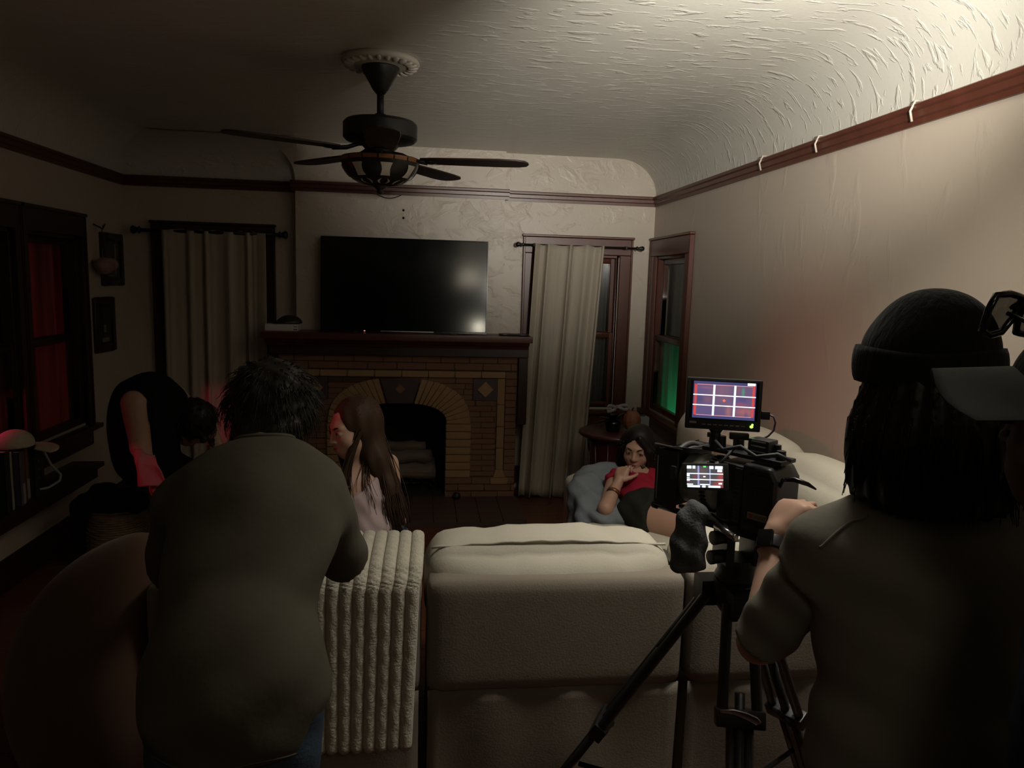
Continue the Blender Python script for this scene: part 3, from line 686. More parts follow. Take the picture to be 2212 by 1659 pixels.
# ------------------------------------------------------------------ left side: pictures, ornament, window shelf with books, hat
M['frame_dark'] = mat('dark_frame', (0.022, 0.013, 0.010), 0.4)
M['mount'] = mat('picture_mount', (0.045, 0.040, 0.034), 0.6, var=0.5, vscale=18)
M['pale'] = mat('pale_card', (0.30, 0.28, 0.24), 0.7)
def picture(label, y0, y1, z0, z1, lab, side):
    t = thing('framed_picture', label, 'picture', (LX+.012, (y0+y1)/2, z0))
    a = MB(); fw_ = .05
    for lo, hi in (((LX, y0, z0), (LX+.022, y0+fw_, z1)), ((LX, y1-fw_, z0), (LX+.022, y1, z1)), ((LX, y0+fw_, z0), (LX+.022, y1-fw_, z0+fw_)), ((LX, y0+fw_, z1-fw_), (LX+.022, y1-fw_, z1))): a.box(lo, hi)
    a.build('frame', M['frame_dark'], t, bevel=0.004, seg=1)
    MB().box((LX, y0+fw_, z0+fw_), (LX+.010, y1-fw_, z1-fw_)).build('print', M['mount'], t)
    for (a0, a1, c0, c1) in lab: MB().box((LX+.010, y0+a0*(y1-y0), z0+c0*(z1-z0)), (LX+.0115, y0+a1*(y1-y0), z0+c1*(z1-z0))).build('pale_patch', M['pale'], t)
    MB().box((LX+.0125, y0+fw_, z0+fw_), (LX+.0145, y1-fw_, z1-fw_)).build('pane', M['glass'], t)
picture('upper dark framed picture between the left window and the alcove curtain', 5.235, 5.585, 1.555, 1.905, [(.62, .68, .2, .8), (.33, .66, .175, .2)], 1)
picture('lower dark framed picture with a pale label strip near its bottom', 5.085, 5.40, 1.115, 1.475, [(.36, .7, .18, .26), (.46, .56, .36, .50)], 1)
M['orn'] = mat('ornament', (0.30, 0.17, 0.15), 0.6, var=0.3, vscale=20)
t = thing('wall_ornament', 'small rounded ornament hanging from a forked hook beside the left window', 'ornament', (LX+.06, 5.16, 1.62))
a = MB(); a.ellipsoid((LX+.065, 5.15, 1.685), (.055, .10, .055), None, 16, 10); a.ellipsoid((LX+.065, 5.24, 1.695), (.045, .06, .045), None, 12, 8); a.build('body', M['orn'], t, smooth=True)
a = MB().tube([(LX+.065, 5.16, 1.74), (LX+.06, 5.16, 1.83), (LX+.05, 5.165, 1.92)], .003, 6); a.build('string', M['frame_dark'], t, smooth=True)
a = MB().tube([(LX, 5.165, 1.95), (LX+.04, 5.165, 1.93), (LX+.055, 5.17, 1.92), (LX+.065, 5.16, 1.945)], .005, 6).tube([(LX+.055, 5.17, 1.92), (LX+.06, 5.20, 1.955)], .004, 6); a.build('hook', M['iron'], t, smooth=True)

sh = thing('window_shelf', 'long dark wooden shelf under the left window holding books', 'shelf', (-2.03, 3.7, 0.40))
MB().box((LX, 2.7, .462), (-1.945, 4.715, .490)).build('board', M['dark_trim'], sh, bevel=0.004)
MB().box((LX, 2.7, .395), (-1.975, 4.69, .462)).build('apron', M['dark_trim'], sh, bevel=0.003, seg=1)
bk = [('black', (.012, .012, .012), .045, .30), ('olive and tan', (.30, .25, .15), .040, .285), ('black', (.012, .011, .012), .038, .275), ('purple grey', (.07, .055, .075), .042, .27), ('dark red', (.10, .03, .025), .040, .265), ('mottled brown', (.16, .075, .03), .050, .27), ('dark green', (.012, .02, .014), .042, .265)]
labs = ['thick black book at the near end of the shelf row', 'tall tan-spined book on the window shelf', 'narrow black book between the tan and the purple grey spines', 'purple grey spined book on the window shelf', 'dark red spined book in the shelf row under the hat', 'mottled brown spined book in the shelf row under the hat', 'dark green book at the far end of the shelf row']
y = 3.665
M['paper'] = mat('paper', (0.45, 0.40, 0.33), 0.9)
bookdefs = [('black', (.012, .012, .012), .05, .30)]*0
for i, ((cn, c, th, hh), lb) in enumerate(zip(bk, labs)):
    bt_ = thing('book', lb, 'book', (-2.02, y+th/2, .490), 'books on the window shelf')
    x1 = -1.955-(.012*(i % 3)); x0 = -2.115+.005*(i % 2)
    cm = mat('cover_'+cn.replace(' ', '_'), c, 0.6, var=0.25, vscale=25)
    a = MB(); a.box((x0, y, .4905), (x1-.003, y+.003, .49+hh)); a.box((x0, y+th-.004, .4905), (x1-.003, y+th-.001, .49+hh)); a.prism([(x1-.004, y), (x1, y+th*.25), (x1+.002, y+th*.5), (x1, y+th*.75), (x1-.004, y+th-.001), (x1-.007, y+th-.001), (x1-.007, y)], 'z', .4905, .49+hh)
    a.build('cover', cm, bt_)
    MB().box((x0+.006, y+.0032, .494), (x1-.0075, y+th-.0042, .486+hh)).build('pages', M['paper'], bt_)
    if i in (1, 3, 5): MB().box((x1-.001, y+th*.28, .50), (x1+.0032, y+th*.72, .52+.08*(i % 2))).build('spine_label', M['pale'], bt_)
    y += th+.001
M['hat'] = mat('cream_felt', (0.42, 0.35, 0.25), 0.8, bump=0.2, bscale=120)
t = thing('sun_hat', 'cream cap with a broad visor lying on top of the shelf books', 'hat', (-2.02, 3.92, .768))
hatR = basis((.35, 1, -.10))
def hat():
    f = ell((-2.02, 3.88, .785), (.085, .095, .072)); g2 = ell((-2.02, 3.88, .78), (.078, .088, .066)); f = subtract(cut(f, (0, 0, .771), (0, 0, -1)), g2, .003); return f
solid('crown', M['hat'], t, hat(), (-2.13, 3.75, .76), (-1.90, 4.0, .88), .005)
def vis(u, v):
    an = -1.25+2.5*u; rr = .082+.115*v*math.cos(an*.75)**.7; p = hatR @ Vector((math.sin(an)*rr*1.05, math.cos(an)*rr, .0-.014*v+.030*(math.sin(an))**2*-.8)); return (-2.02+p.x, 3.885+p.y, .782+p.z)
MB().grid(20, 8, vis).build('visor', M['hat'], t, smooth=True, solid=.006)
M['wire'] = mat('white_coated_wire', (0.42, 0.42, 0.40), 0.5)
t = thing('letter_rack', 'white wire-rimmed rack standing beside the shelf books under the hat', 'rack', (-2.0, 4.10, .492))
rim = [(-2.03, 4.02, .50), (-2.03, 4.015, .60), (-2.02, 4.03, .69), (-2.02, 4.09, .715), (-2.02, 4.15, .69), (-2.01, 4.20, .60), (-1.98, 4.24, .53), (-1.97, 4.20, .505), (-1.98, 4.10, .496)]
rs = []
for i in range(len(rim)):
    p0, p1 = Vector(rim[i]), Vector(rim[(i+1) % len(rim)]); rs += [p0.lerp(p1, k/3) for k in range(3)]
MB().tube(rs, .007, 8, closed=True).build('rim', M['wire'], t, smooth=True)
for z in (.555, .60, .645): MB().tube([(-2.03, 4.02, z), (-2.025, 4.06, z+.004), (-2.02, 4.09, z)], .006, 6).build('rung', M['wire'], t, smooth=True)
MB().box((-2.04, 4.03, .498), (-2.03, 4.17, .70)).build('back_plate', M['plastic'], t, bevel=.003)

# basket with dark cloth
M['wicker'] = mat('wicker', (0.22, 0.145, 0.075), 0.75, var=0.3, vscale=40)
t = thing('basket', 'round woven basket on the floor below the window shelf', 'basket', (-1.72, 4.30, 0))
a = MB()
for i in range(26):
    z = .012+i*.0125; rr = .140+.018*math.sin(PI*min(1, i/25*1.05)); ring = [( -1.72+(rr+.003*math.sin(k*PI*10/24+i*PI))*math.cos(2*PI*k/48), 4.30+(rr+.003*math.sin(k*PI*10/24+i*PI))*math.sin(2*PI*k/48), z) for k in range(48)]
    a.tube(ring, .0075, 5, closed=True)
a.build('weave', M['wicker'], t, smooth=True)
MB().lathe([(.0005, .004), (.135, .004), (.148, .1), (.15, .30), (.144, .32), (.138, .30), (.13, .02), (.0005, .015)], (-1.72, 4.30, 0), 32).build('shell', M['wicker'], t, smooth=True)
M['dark_fleece'] = mat('dark_fleece', (0.010, 0.010, 0.011), 0.95, spec=0.1, sheen=0.1)
f = union([ell((-1.70, 4.30, .355), (.15, .14, .085)), ell((-1.86, 4.25, .34), (.075, .11, .075)), cone((-1.86, 4.24, .34), (-1.885, 4.22, .12), .055, .035), ell((-1.60, 4.27, .36), (.06, .07, .055)), ell((-1.80, 4.33, .41), (.07, .07, .05))], .04)
f = wrinkle(f, lambda P: .006*np.sin(P[:, 0]*60+P[:, 2]*35)*np.sin(P[:, 1]*48+1))
tag(solid('blanket', M['dark_fleece'], None, f, (-2.0, 4.05, .02), (-1.45, 4.55, .5), .01), 'black fleece blanket heaped in and spilling over the woven basket', 'blanket')

# ------------------------------------------------------------------ side table and what stands on it
M['cherry'] = mat('dark_cherry', (0.065, 0.016, 0.014), 0.32, var=0.3, vscale=12)
TX, TY = 1.345, 4.95
t = thing('side_table', 'round dark red side table in the corner under the right window', 'table', (TX, TY, 0))
MB().lathe([(.0005, .612), (.225, .612), (.250, .618), (.262, .630), (.258, .644), (.25, .650), (.0005, .650)], (TX, TY, 0), 48).build('tabletop', M['cherry'], t, smooth=True)
MB().lathe([(.0005, .03), (.19, .03), (.195, .05), (.185, .08), (.175, .30), (.185, .52), (.20, .585), (.205, .612), (.0005, .612)], (TX, TY, 0), 40).build('drum', M['cherry'], t, smooth=True)
MB().lathe([(.0005, 0), (.21, 0), (.215, .02), (.205, .034), (.0005, .034)], (TX, TY, 0), 40).build('base', M['cherry'], t, smooth=True)
for i in range(12):
    an = 2*PI*i/12; MB().tube([(TX+.178*math.cos(an), TY+.178*math.sin(an), .06), (TX+.172*math.cos(an), TY+.172*math.sin(an), .30), (TX+.196*math.cos(an), TY+.196*math.sin(an), .60)], .008, 6).build('rib', M['cherry'], t, smooth=True)
t = thing('potted_plant', 'small dark leafy plant with a grey bow on the side table', 'plant', (1.315, 4.93, .65))
MB().lathe([(.0005, 0), (.045, 0), (.055, .05), (.060, .075), (.052, .072), (.0005, .06)], (1.315, 4.93, .6505), 20).build('pot', M['gloss_black'], t, smooth=True)
M['leaf'] = mat('dark_leaf', (0.018, 0.022, 0.016), 0.35)
rs_ = np.random.RandomState(3)
for i in range(20):
    an = rs_.uniform(0, 6.28); el = rs_.uniform(.15, 1.2); L_ = rs_.uniform(.07, .13); d = Vector((math.cos(an)*math.cos(el), math.sin(an)*math.cos(el), math.sin(el))); s_ = d.cross(Vector((0, 0, 1))).normalized(); nn = s_.cross(d)
    o0 = Vector((1.315, 4.93, .712))+d*.02
    MB().grid(6, 3, lambda u, v, d=d, s_=s_, nn=nn, o0=o0, L_=L_: o0+d*L_*u+s_*(v-.5)*.05*math.sin(PI*min(.98, u+.04))-Vector((0, 0, .04))*u*u+nn*.008*abs(v-.5)*2).build('leaf', M['leaf'], t, smooth=True)
M['ribbon'] = mat('grey_ribbon', (.30, .30, .30), 0.4)
for s_ in (-1, 1):
    a = MB().grid(14, 3, lambda u, v, s_=s_: (1.325+s_*(.075*math.sin(PI*u)), 4.88+.02*math.cos(2*PI*u), .822+.018*math.sin(2*PI*u)+.022*(v-.5)+.01*s_*u)); a.build('bow_loop', M['ribbon'], t, smooth=True, solid=.002)
M['pumpkin'] = mat('orange_wicker', (0.26, 0.095, 0.045), 0.6, var=0.3, vscale=30, bump=0.4, bscale=60, bstretch=(1, 1, .3))
t = thing('gourd', 'orange brown ribbed oval gourd on the side table', 'ornament', (1.455, 4.95, .65))
a = MB(); vs = []; fs = []; nu, nv2 = 40, 14
for i in range(nv2+1):
    p = PI*i/nv2
    for j in range(nu):
        th = 2*PI*j/nu; r = .062*math.sin(p)**.8*(1+.05*math.cos(10*th)); vs.append((1.455+r*math.cos(th), 4.95+r*math.sin(th), .722-.071*math.cos(p)))
for i in range(nv2):
    for j in range(nu): fs.append((i*nu+j, i*nu+(j+1) % nu, (i+1)*nu+(j+1) % nu, (i+1)*nu+j))
a.add(vs, fs).build('body', M['pumpkin'], t, smooth=True)
MB().tube([(1.455, 4.95, .79), (1.455, 4.948, .805), (1.462, 4.945, .815)], [.008, .006, .005], 8).build('stem', M['dark_trim'], t, smooth=True)
t = thing('tissue_box', 'pale grey box half hidden behind the gourd', 'box', (1.555, 5.06, .65))
MB().box((1.515, 5.01, .651), (1.60, 5.11, .735)).build('box', M['ribbon'], t, bevel=.006); MB().ellipsoid((1.557, 5.06, .735), (.03, .012, .006), None, 12, 6).build('slot', M['black'], t, smooth=True)

# ------------------------------------------------------------------ sectional sofa
M['gap_dark'] = mat('gap_shade_cloth', (.05, .047, .04), .9)
sf = thing('sectional_sofa', 'large pale canvas sectional sofa seen from behind', 'sofa', (0.4, 2.5, 0))
def seat_module(x0, x1, cushions=True):
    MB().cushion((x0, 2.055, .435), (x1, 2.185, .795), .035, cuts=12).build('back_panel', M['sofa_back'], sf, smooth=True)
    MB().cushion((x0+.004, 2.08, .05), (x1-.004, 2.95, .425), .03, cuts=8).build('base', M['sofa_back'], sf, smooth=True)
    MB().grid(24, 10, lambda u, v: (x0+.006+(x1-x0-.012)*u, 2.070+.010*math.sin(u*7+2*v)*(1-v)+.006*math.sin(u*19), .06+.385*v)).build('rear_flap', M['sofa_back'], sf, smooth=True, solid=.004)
    MB().cushion((x0+.01, 2.36, .40), (x1-.01, 3.0, .49), .045, puff=(0, 0, .02), cuts=12, wr=.002).build('seat_cushion', M['sofa'], sf, smooth=True)
def back_cushion_x(x0, x1, seed, zt=.862):
    cu = MB().cushion((x0, 2.11, .60), (x1, 2.36, zt), .085, puff=(.0, .035, .028), cuts=20, wr=.0035, seed=seed).build('back_cushion', M['sofa'], sf, smooth=True)
    pts = [(x0+.02+(x1-x0-.04)*i/24, 2.165-.012*math.sin(PI*i/24), zt-.009+.022*math.sin(PI*i/24)+.002*math.sin(i*1.9)) for i in range(25)]
    MB().tube(pts, .0042, 6).build('seam', M['sofa'], cu, smooth=True)
seat_module(-.765, .005); seat_module(.020, .805); seat_module(.825, 1.60)
back_cushion_x(-.75, -.01, 1.0, .808); back_cushion_x(.012, .785, 2.0); back_cushion_x(.815, 1.40, 3.3)
MB().box((.797, 2.12, .45), (.820, 2.32, .78)).build('gap_shade', M['gap_dark'], sf)  # dark strip put in for the shade between two modules
# right-hand leg of the L along the wall
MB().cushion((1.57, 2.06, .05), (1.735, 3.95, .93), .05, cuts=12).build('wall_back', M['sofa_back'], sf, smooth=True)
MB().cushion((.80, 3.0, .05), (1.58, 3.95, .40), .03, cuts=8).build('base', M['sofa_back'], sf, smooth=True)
MB().cushion((.79, 3.01, .38), (1.57, 3.95, .505), .045, puff=(0, 0, .015), cuts=12, wr=.002).build('seat_cushion', M['sofa'], sf, smooth=True)
for y0, y1, sd in ((2.22, 2.84, 1.2), (2.86, 3.42, 2.1), (3.44, 3.94, 4.0)):
    MB().cushion((1.40, y0, .55), (1.66, y1, 1.0), .10, puff=(.02, 0, .025), cuts=16, wr=.003, seed=sd).build('back_cushion', M['sofa'], sf, smooth=True)
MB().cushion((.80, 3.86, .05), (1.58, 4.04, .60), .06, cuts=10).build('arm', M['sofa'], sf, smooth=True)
# ribbed throw over the back
M['throw'] = mat('ribbed_plush', (0.52, 0.49, 0.40), 0.95, spec=0.05, var=0.22, vscale=45, vstretch=(1, 1, .5), bump=0.5, bscale=150, sheen=0.2)
path = [(2.50, .74), (2.42, .80), (2.32, .845), (2.22, .850), (2.13, .843), (2.075, .828), (2.045, .80), (2.035, .78), (2.032, .60), (2.030, .45), (2.028, .29)]
def throwfn(u, v):
    s_ = v*(len(path)-1); i = min(int(s_), len(path)-2); f_ = s_-i
    y_ = path[i][0]+(path[i+1][0]-path[i][0])*f_; z_ = path[i][1]+(path[i+1][1]-path[i][1])*f_
    nrib = 10; ph = u*nrib; rib = abs(math.sin(PI*ph))**.55; am = .014
    j0 = max(i-0, 0); dy, dz = path[i+1][0]-path[i][0], path[i+1][1]-path[i][1]; l_ = math.hypot(dy, dz); ny_, nz_ = dz/l_, -dy/l_
    if nz_ < 0 and ny_ > 0: ny_, nz_ = -ny_, -nz_
    k_ = am*rib-.004+.0016*math.sin(v*170+u*33)*math.sin(u*90+v*31)
    x_ = -.375+.385*u+(.03*(v-.55) if v > .55 else 0)*(1-2*u)*1.2-.02*max(0, v-.3)
    if u > .86: x_ += .0; y_ += -.02*(u-.86)*math.sin(v*6)
    return (x_, y_+ny_*k_, z_+nz_*k_-.0035*math.sin(PI*ph)**2*(1 if v > .97 else 0))
a = MB().grid(161, 110, throwfn)
tag(a.build('throw_blanket', M['throw'], None, smooth=True, solid=.004), 'cream ribbed plush throw draped over the sofa back', 'blanket')
# pillow and folded blanket the reclining woman leans on
M['grey_blue'] = mat('grey_blue_cloth', (0.17, 0.19, 0.21), 0.9, spec=0.1, bump=0.3, bscale=40)
tag(MB().cushion((.83, 3.74, .50), (1.30, 3.88, .69), .07, puff=(.02, .03, .02), cuts=12, wr=.004, seed=2).build('pillow', M['grey_blue'], None, smooth=True), 'grey blue pillow propped behind the reclining woman', 'pillow')
f = union([ell((.90, 3.62, .54), (.13, .13, .065)), ell((.96, 3.45, .525), (.14, .10, .05)), ell((.86, 3.70, .60), (.08, .07, .08)), cone((.82, 3.56, .56), (.795, 3.40, .40), .045, .035), cone((.80, 3.66, .6), (.775, 3.62, .38), .04, .03)], .05)
f = wrinkle(f, lambda P: .007*np.sin(P[:, 0]*42+P[:, 1]*30)+.004*np.sin(P[:, 2]*70+P[:, 0]*50))
tag(solid('folded_blanket', M['grey_blue'], None, cut(f, (0, 0, .36), (0, 0, -1)), (.70, 3.25, .34), (1.15, 3.85, .8), .01), 'rumpled grey blanket bunched under the reclining woman\'s elbow', 'blanket')
# rounded armchair at lower left, red light on it put into its brown colour
M['suede'] = mat('red_tinted_suede', (0.11, 0.062, 0.042), 0.9, spec=0.1, sheen=0.15, var=0.15, vscale=6)
t = thing('armchair', 'rounded upholstered armchair back tinted for red light at the lower left corner', 'armchair', (-1.0, 2.15, 0))
f = cut(cut(ell((-.745, 2.27, .37), (.50, .27, .515)), (0, 0, .06), (0, 0, -1), .02), (-.775, 0, 0), (1, 0, 0), .12)
solid('back', M['suede'], t, f, (-1.3, 1.95, .03), (-.72, 2.6, .95), .014)
MB().cushion((-1.20, 2.45, .06), (-.785, 3.0, .44), .05, cuts=8).build('seat', M['suede'], t, smooth=True)
for x in (-1.14, -.84):
    for y in (2.2, 2.92): MB().cyl((x, y, 0), (x, y, .08), .016, .022, 10).build('leg', M['dark_trim'], t, smooth=True)

# ------------------------------------------------------------------ tripod, cinema camera, monitor
M['rubber'] = mat('grey_rubber', (0.035, 0.036, 0.037), 0.6, var=.3, vscale=60)
TPX, TPY = .80, 1.72
tp = thing('tripod', 'black twin-tube tripod with fluid head behind the sofa', 'tripod', (TPX, TPY, 0))
a = MB(); a.lathe([(.0005, .84), (.035, .84), (.06, .875), (.062, .915), (.05, .925), (.0005, .925)], (TPX, TPY, 0), 24); a.build('bowl', M['plastic'], tp, bevel=.002)
a = MB(); a.lathe([(.0005, .925), (.052, .925), (.055, .935), (.048, .95), (.05, .965), (.045, .985), (.0005, .985)], (TPX, TPY, 0), 24)
a.box((TPX-.05, TPY-.045, .975), (TPX-.028, TPY+.045, 1.075)); a.box((TPX+.022, TPY-.045, .975), (TPX+.05, TPY+.045, 1.075)); a.box((TPX-.055, TPY-.055, 1.062), (TPX+.055, TPY+.055, 1.085)); a.build('fluid_head', M['plastic'], tp, bevel=.004)
for z, dx in ((1.045, -.062), (.995, -.066)): MB().cyl((TPX-.045, TPY-.02, z), (TPX+dx-.02, TPY-.03, z), .016, .018, 14).build('knob', M['plastic'], tp, bevel=.003)
MB().cyl((TPX+.055, TPY-.02, 1.03), (TPX+.075, TPY-.03, 1.03), .012, .013, 12).build('knob', M['steel'], tp, bevel=.002)
pb = MB().tube([(TPX+.05, TPY, 1.04), (TPX+.12, TPY-.12, 1.09), (TPX+.118, TPY-.27, 1.175), (TPX+.11, TPY-.30, 1.20)], [.010, .009, .009, .015], 10); pb.build('pan_bar', M['plastic'], tp, smooth=True)
feet = [((.28, 2.00), 'far left'), ((.72, 1.36), 'near'), ((1.27, 2.02), 'right')]
for (fx_, fy_), nm in feet:
    top = Vector((TPX, TPY, .885)); ft = Vector((fx_, fy_, .0)); d = (ft-top); dh = Vector((d.x, d.y, 0)).normalized(); sd = Vector((-dh.y, dh.x, 0)); top = top+dh*.065
    mid = top.lerp(ft, .28 if nm == 'near' else .50); a = MB()
    for s_ in (-1, 1): a.cyl(top+sd*.030*s_, mid+sd*.042*s_, .0135, n=12)
    a.box(top-Vector((.03, .03, .03)), top+Vector((.03, .03, .035)))
    lg = a.build('leg', M['plastic'], tp, smooth=False, bevel=0.0)
    lg.data.shade_smooth(); lg.data.set_sharp_from_angle(angle=.8)
    low = top.lerp(ft, .78)
    a = MB()
    for s_ in (-.5, .5): a.cyl(top.lerp(ft, .22)+sd*.030*s_*.0, low, .0125, n=12) if s_ > 0 else None
    for s_ in (-1, 1): a.cyl(mid+sd*.022*s_, low+sd*.022*s_, .011, n=10)
    a.build('inner_tube', M['plastic'], lg, smooth=True)
    Rl = basis((ft-top), (0, 0, 1))
    a = MB().box(mid-Vector((.062, .03, .022)), mid+Vector((.062, .03, .022)), None) if False else MB()
    a.box((-.058, -.020, -.020), (.058, .022, .020)); a.v = [mid+Rl @ v for v in a.v]; a.build('clamp', M['plastic'], lg, bevel=.005)
    a = MB(); nrm = (Rl @ Vector((0, 0, 1))); nrm = nrm if nrm.y < 0 else -nrm
    pr_ = [(-.052, .010), (-.02, .014), (.01, .008), (.035, -.002), (.046, -.014), (.034, -.022), (.012, -.012), (-.02, .000), (-.052, .002)]
    vs = []
    for h in (.022, .030):
        for u, v in pr_: vs.append(mid+sd*u*(-1 if sd.x < 0 else 1)+Vector((0, 0, 1))*(v+.012)+nrm*h)
    n = len(pr_); a.add(vs, [tuple(range(n))[::-1], tuple(range(n, 2*n))]+[(i, (i+1) % n, n+(i+1) % n, n+i) for i in range(n)]); a.build('lever', M['steel'] if nm == 'near' else M['plastic'], lg, bevel=.002, seg=1)
    MB().cyl(low, ft+Vector((0, 0, .02)), .010, n=10).build('lower_tube', M['plastic'], lg, smooth=True)
    MB().ellipsoid(ft+Vector((0, 0, .02)), (.03, .03, .019), None, 12, 8).build('foot', M['rubber'], lg, smooth=True)
for (fa, _), (fb_, _) in ((feet[0], feet[1]), (feet[1], feet[2]), (feet[2], feet[0])):
    c = Vector((TPX, TPY, .33)); 
for (fx_, fy_), nm in feet:
    p = Vector((TPX, TPY, .885)).lerp(Vector((fx_, fy_, 0)), .66); MB().cyl((TPX, TPY, .30), p, .007, n=8).build('spreader_arm', M['plastic'], tp, smooth=True)

# camera frame: f forward, l towards the operator's left (our view), u up
fo = Vector((-.57, .82, 0)).normalized(); le = Vector((0, 0, 1)).cross(fo)
O = Vector((.790, 1.70, 1.168))
CM = Matrix.Translation(O) @ frame(fo, le, Vector((0, 0, 1))).to_4x4()
def CB(): return MB(CM)
ca = thing('cinema_camera', 'black cinema camera with a matte box and fold-out screen on the tripod', 'camera', (O.x, O.y, 1.085))
CB().box((-.03, -.060, -.075), (.04, .050, .070)).build('body', M['plastic'], ca, bevel=.010)
a = CB(); a.prism([(-.118, -.070), (-.118, .050), (-.100, .078), (-.03, .080), (-.03, -.085), (-.098, -.085)], 'y', -.058, .058); ba = a.build('battery', M['plastic'], ca, bevel=.012, seg=3)
a = CB(); a.box((-.098, .0565, .058), (-.055, .0595, .0605)); a.box((-.095, .0565, .028), (-.06, .0590, .0295)); a.box((-.10, .0565, -.062), (-.045, .0592, -.060)); a.build('groove', M['gloss_black'], ba)
M['label'] = mat('printed_label', (0.24, 0.21, 0.17), 0.5); M['label_red'] = mat('printed_label_red', (0.30, 0.06, 0.04), 0.5); M['ink'] = mat('ink', (0.11, 0.095, 0.08), 0.6)
a = CB(); a.box((-.103, .058, -.050), (-.052, .0605, -.033)); la = a.build('name_plate', M['label'], ba, bevel=.0015, seg=1)
a = CB(); a.ellipsoid((-.062, .0606, -.0415), (.0065, .0008, .006), nu=12, nv=6); a.build('red_mark', M['label_red'], ba)
a = CB()
for i, x in enumerate((-.073, -.078, -.083, -.088, -.093, -.098)): a.box((x-.0014, .0602, -.0450), (x+.0014, .0610, -.039+(.002 if i % 2 else 0)))
a.build('lettering', M['ink'], ba)
a = CB(); a.box((-.03, .050, -.07), (-.012, .0575, .07)); a.build('side_rib', M['rubber'], ca, bevel=.002)
for i in range(13): CB().box((-.030, .0575, -.066+i*.0105), (-.013, .0605, -.061+i*.0105)).build('vent_fin', M['rubber'], ca)
# top plate with fittings
CB().box((-.115, -.035, .0855), (.10, .035, .095)).build('top_plate', M['plastic'], ca, bevel=.002)
for x, r, h, l in ((-.10, .012, .022, .01), (-.080, .009, .03, -.01), (-.05, .014, .018, .012), (.02, .010, .026, -.01), (.06, .012, .03, .012), (.095, .008, .02, 0)):
    CB().cyl((x, l, .095), (x, l, .095+h), r, r*.9, 14).build('fitting', M['plastic'] if x != -.05 else M['bronze'], ca, bevel=.002)
CB().box((-.075, -.02, .095), (-.02, .025, .135)).build('clamp_block', M['plastic'], ca, bevel=.005)
for dz in (.105, .118, .129): CB().box((-.068, .025, dz), (-.03, .0265, dz+.003)).build('block_slot', M['steel'], ca)
CB().tube([(-.13, .02, .10), (-.11, .045, .115), (-.06, .05, .10), (-.02, .055, .118), (.03, .05, .10), (.06, .04, .115)], .0045, 8).build('cable', M['rubber'], ca, smooth=True)
CB().tube([(.0, .05, .11), (.02, .075, .07), (.03, .07, .03), (.04, .055, .02)], .004, 8).build('cable', M['rubber'], ca, smooth=True)
# lens
M['lens_grey'] = mat('grey_lens_barrel', (0.30, 0.31, 0.28), 0.55, var=.15, vscale=50)
ln = CB().lathe([(.0005, 0), (.060, 0), (.066, .008), (.066, .045), (.070, .05), (.070, .065), (.064, .07), (.064, .095), (.058, .10), (.0005, .10)], (.040, .016, .002), 36, frame((0, 1, 0), (0, 0, 1), (1, 0, 0))).build('lens', M['lens_grey'], ca, smooth=True)
ln.data.set_sharp_from_angle(angle=.6)
a = CB()
for i in range(40):
    an = 2*PI*i/40; y_, z_ = math.cos(an), math.sin(an); Rr = frame((1, 0, 0), (0, y_, z_), (0, -z_, y_)); c = Vector((.060, .016+y_*.069, .002+z_*.069)); a.box(c-Vector((.007, .004, .0022)), c+Vector((.007, .004, .0022)), Rr)
a.build('focus_gear', M['plastic'], ln)
CB().tube([(.165, -.004+.082*math.cos(an), .002+.082*math.sin(an)) for an in np.linspace(.3, 2.6, 18)], .007, 8).tube([(.155, -.004+.072*math.cos(an), .002+.072*math.sin(an)) for an in np.linspace(.3, 2.6, 18)], .005, 8).build('bellows_ring', M['rubber'], ca, smooth=True)
# matte box
mb = CB(); mb.box((.150, -.09, -.070), (.165, .085, .075)); mb.box((.165, .075, -.070), (.195, .085, .075)); mb.box((.165, -.09, -.070), (.195, -.08, .075)); mb.box((.165, -.09, .065), (.195, .085, .075)); mb.box((.165, -.09, -.070), (.195, .085, -.060))
mo = mb.build('matte_box', M['black'], ca, bevel=.003)
CB().box((.130, .087, -.072), (.200, .0905, .078)).build('side_flag', M['black'], mo, bevel=.001, seg=1)
tf = lambda f_, l_, z_: (f_, l_, .082+z_-.20*(.49*(f_-.18)-.87*(l_-.08)))
a = CB(); a.add([tf(f_, l_, z_) for f_ in (.10, .205) for l_ in (-.085, .088) for z_ in (0, .0035)], [(0, 1, 3, 2), (4, 6, 7, 5), (0, 4, 5, 1), (2, 3, 7, 6), (0, 2, 6, 4), (1, 5, 7, 3)]); a.build('top_flag', M['black'], mo)
a = CB(); a.box((.12, .086, .0865), (.207, .0895, .0895)); a.box((.190, .0905, -.055), (.193, .0915, .06)); a.build('flag_edge', M['steel'], mo)
CB().cyl((.20, .07, -.080), (.10, .07, -.080), .0075, n=14).build('rod', M['plastic'], ca, smooth=True)
CB().cyl((.215, .07, -.080), (.200, .07, -.080), .010, n=14).build('rod_end', M['plastic'], ca, bevel=.002)
CB().cyl((.20, -.03, -.100), (-.11, -.03, -.100), .0075, n=14).build('rod', M['plastic'], ca, smooth=True)
CB().cyl((.02, .075, -.083), (-.040, .088, -.094), .0085, n=16).lathe([(.0055, 0), (.0095, 0), (.0095, .006), (.0055, .006)], (-.046, .089, -.095), 16, frame((0, 1, 0), (0, 0, 1), (1, 0, 0))).build('tube_handle', M['steel'], ca, smooth=True)
CB().box((-.11, -.04, -.108), (.14, .04, -.088)).build('base_plate', M['plastic'], ca, bevel=.004)
CB().tube([(-.112, .03, .03), (-.13, .05, .060), (-.16, .055, .068), (-.185, .04, .060), (-.20, .03, .050)], [.003, .005, .006, .005, .002], 8).build('strap', M['gloss_black'], ca, smooth=True)
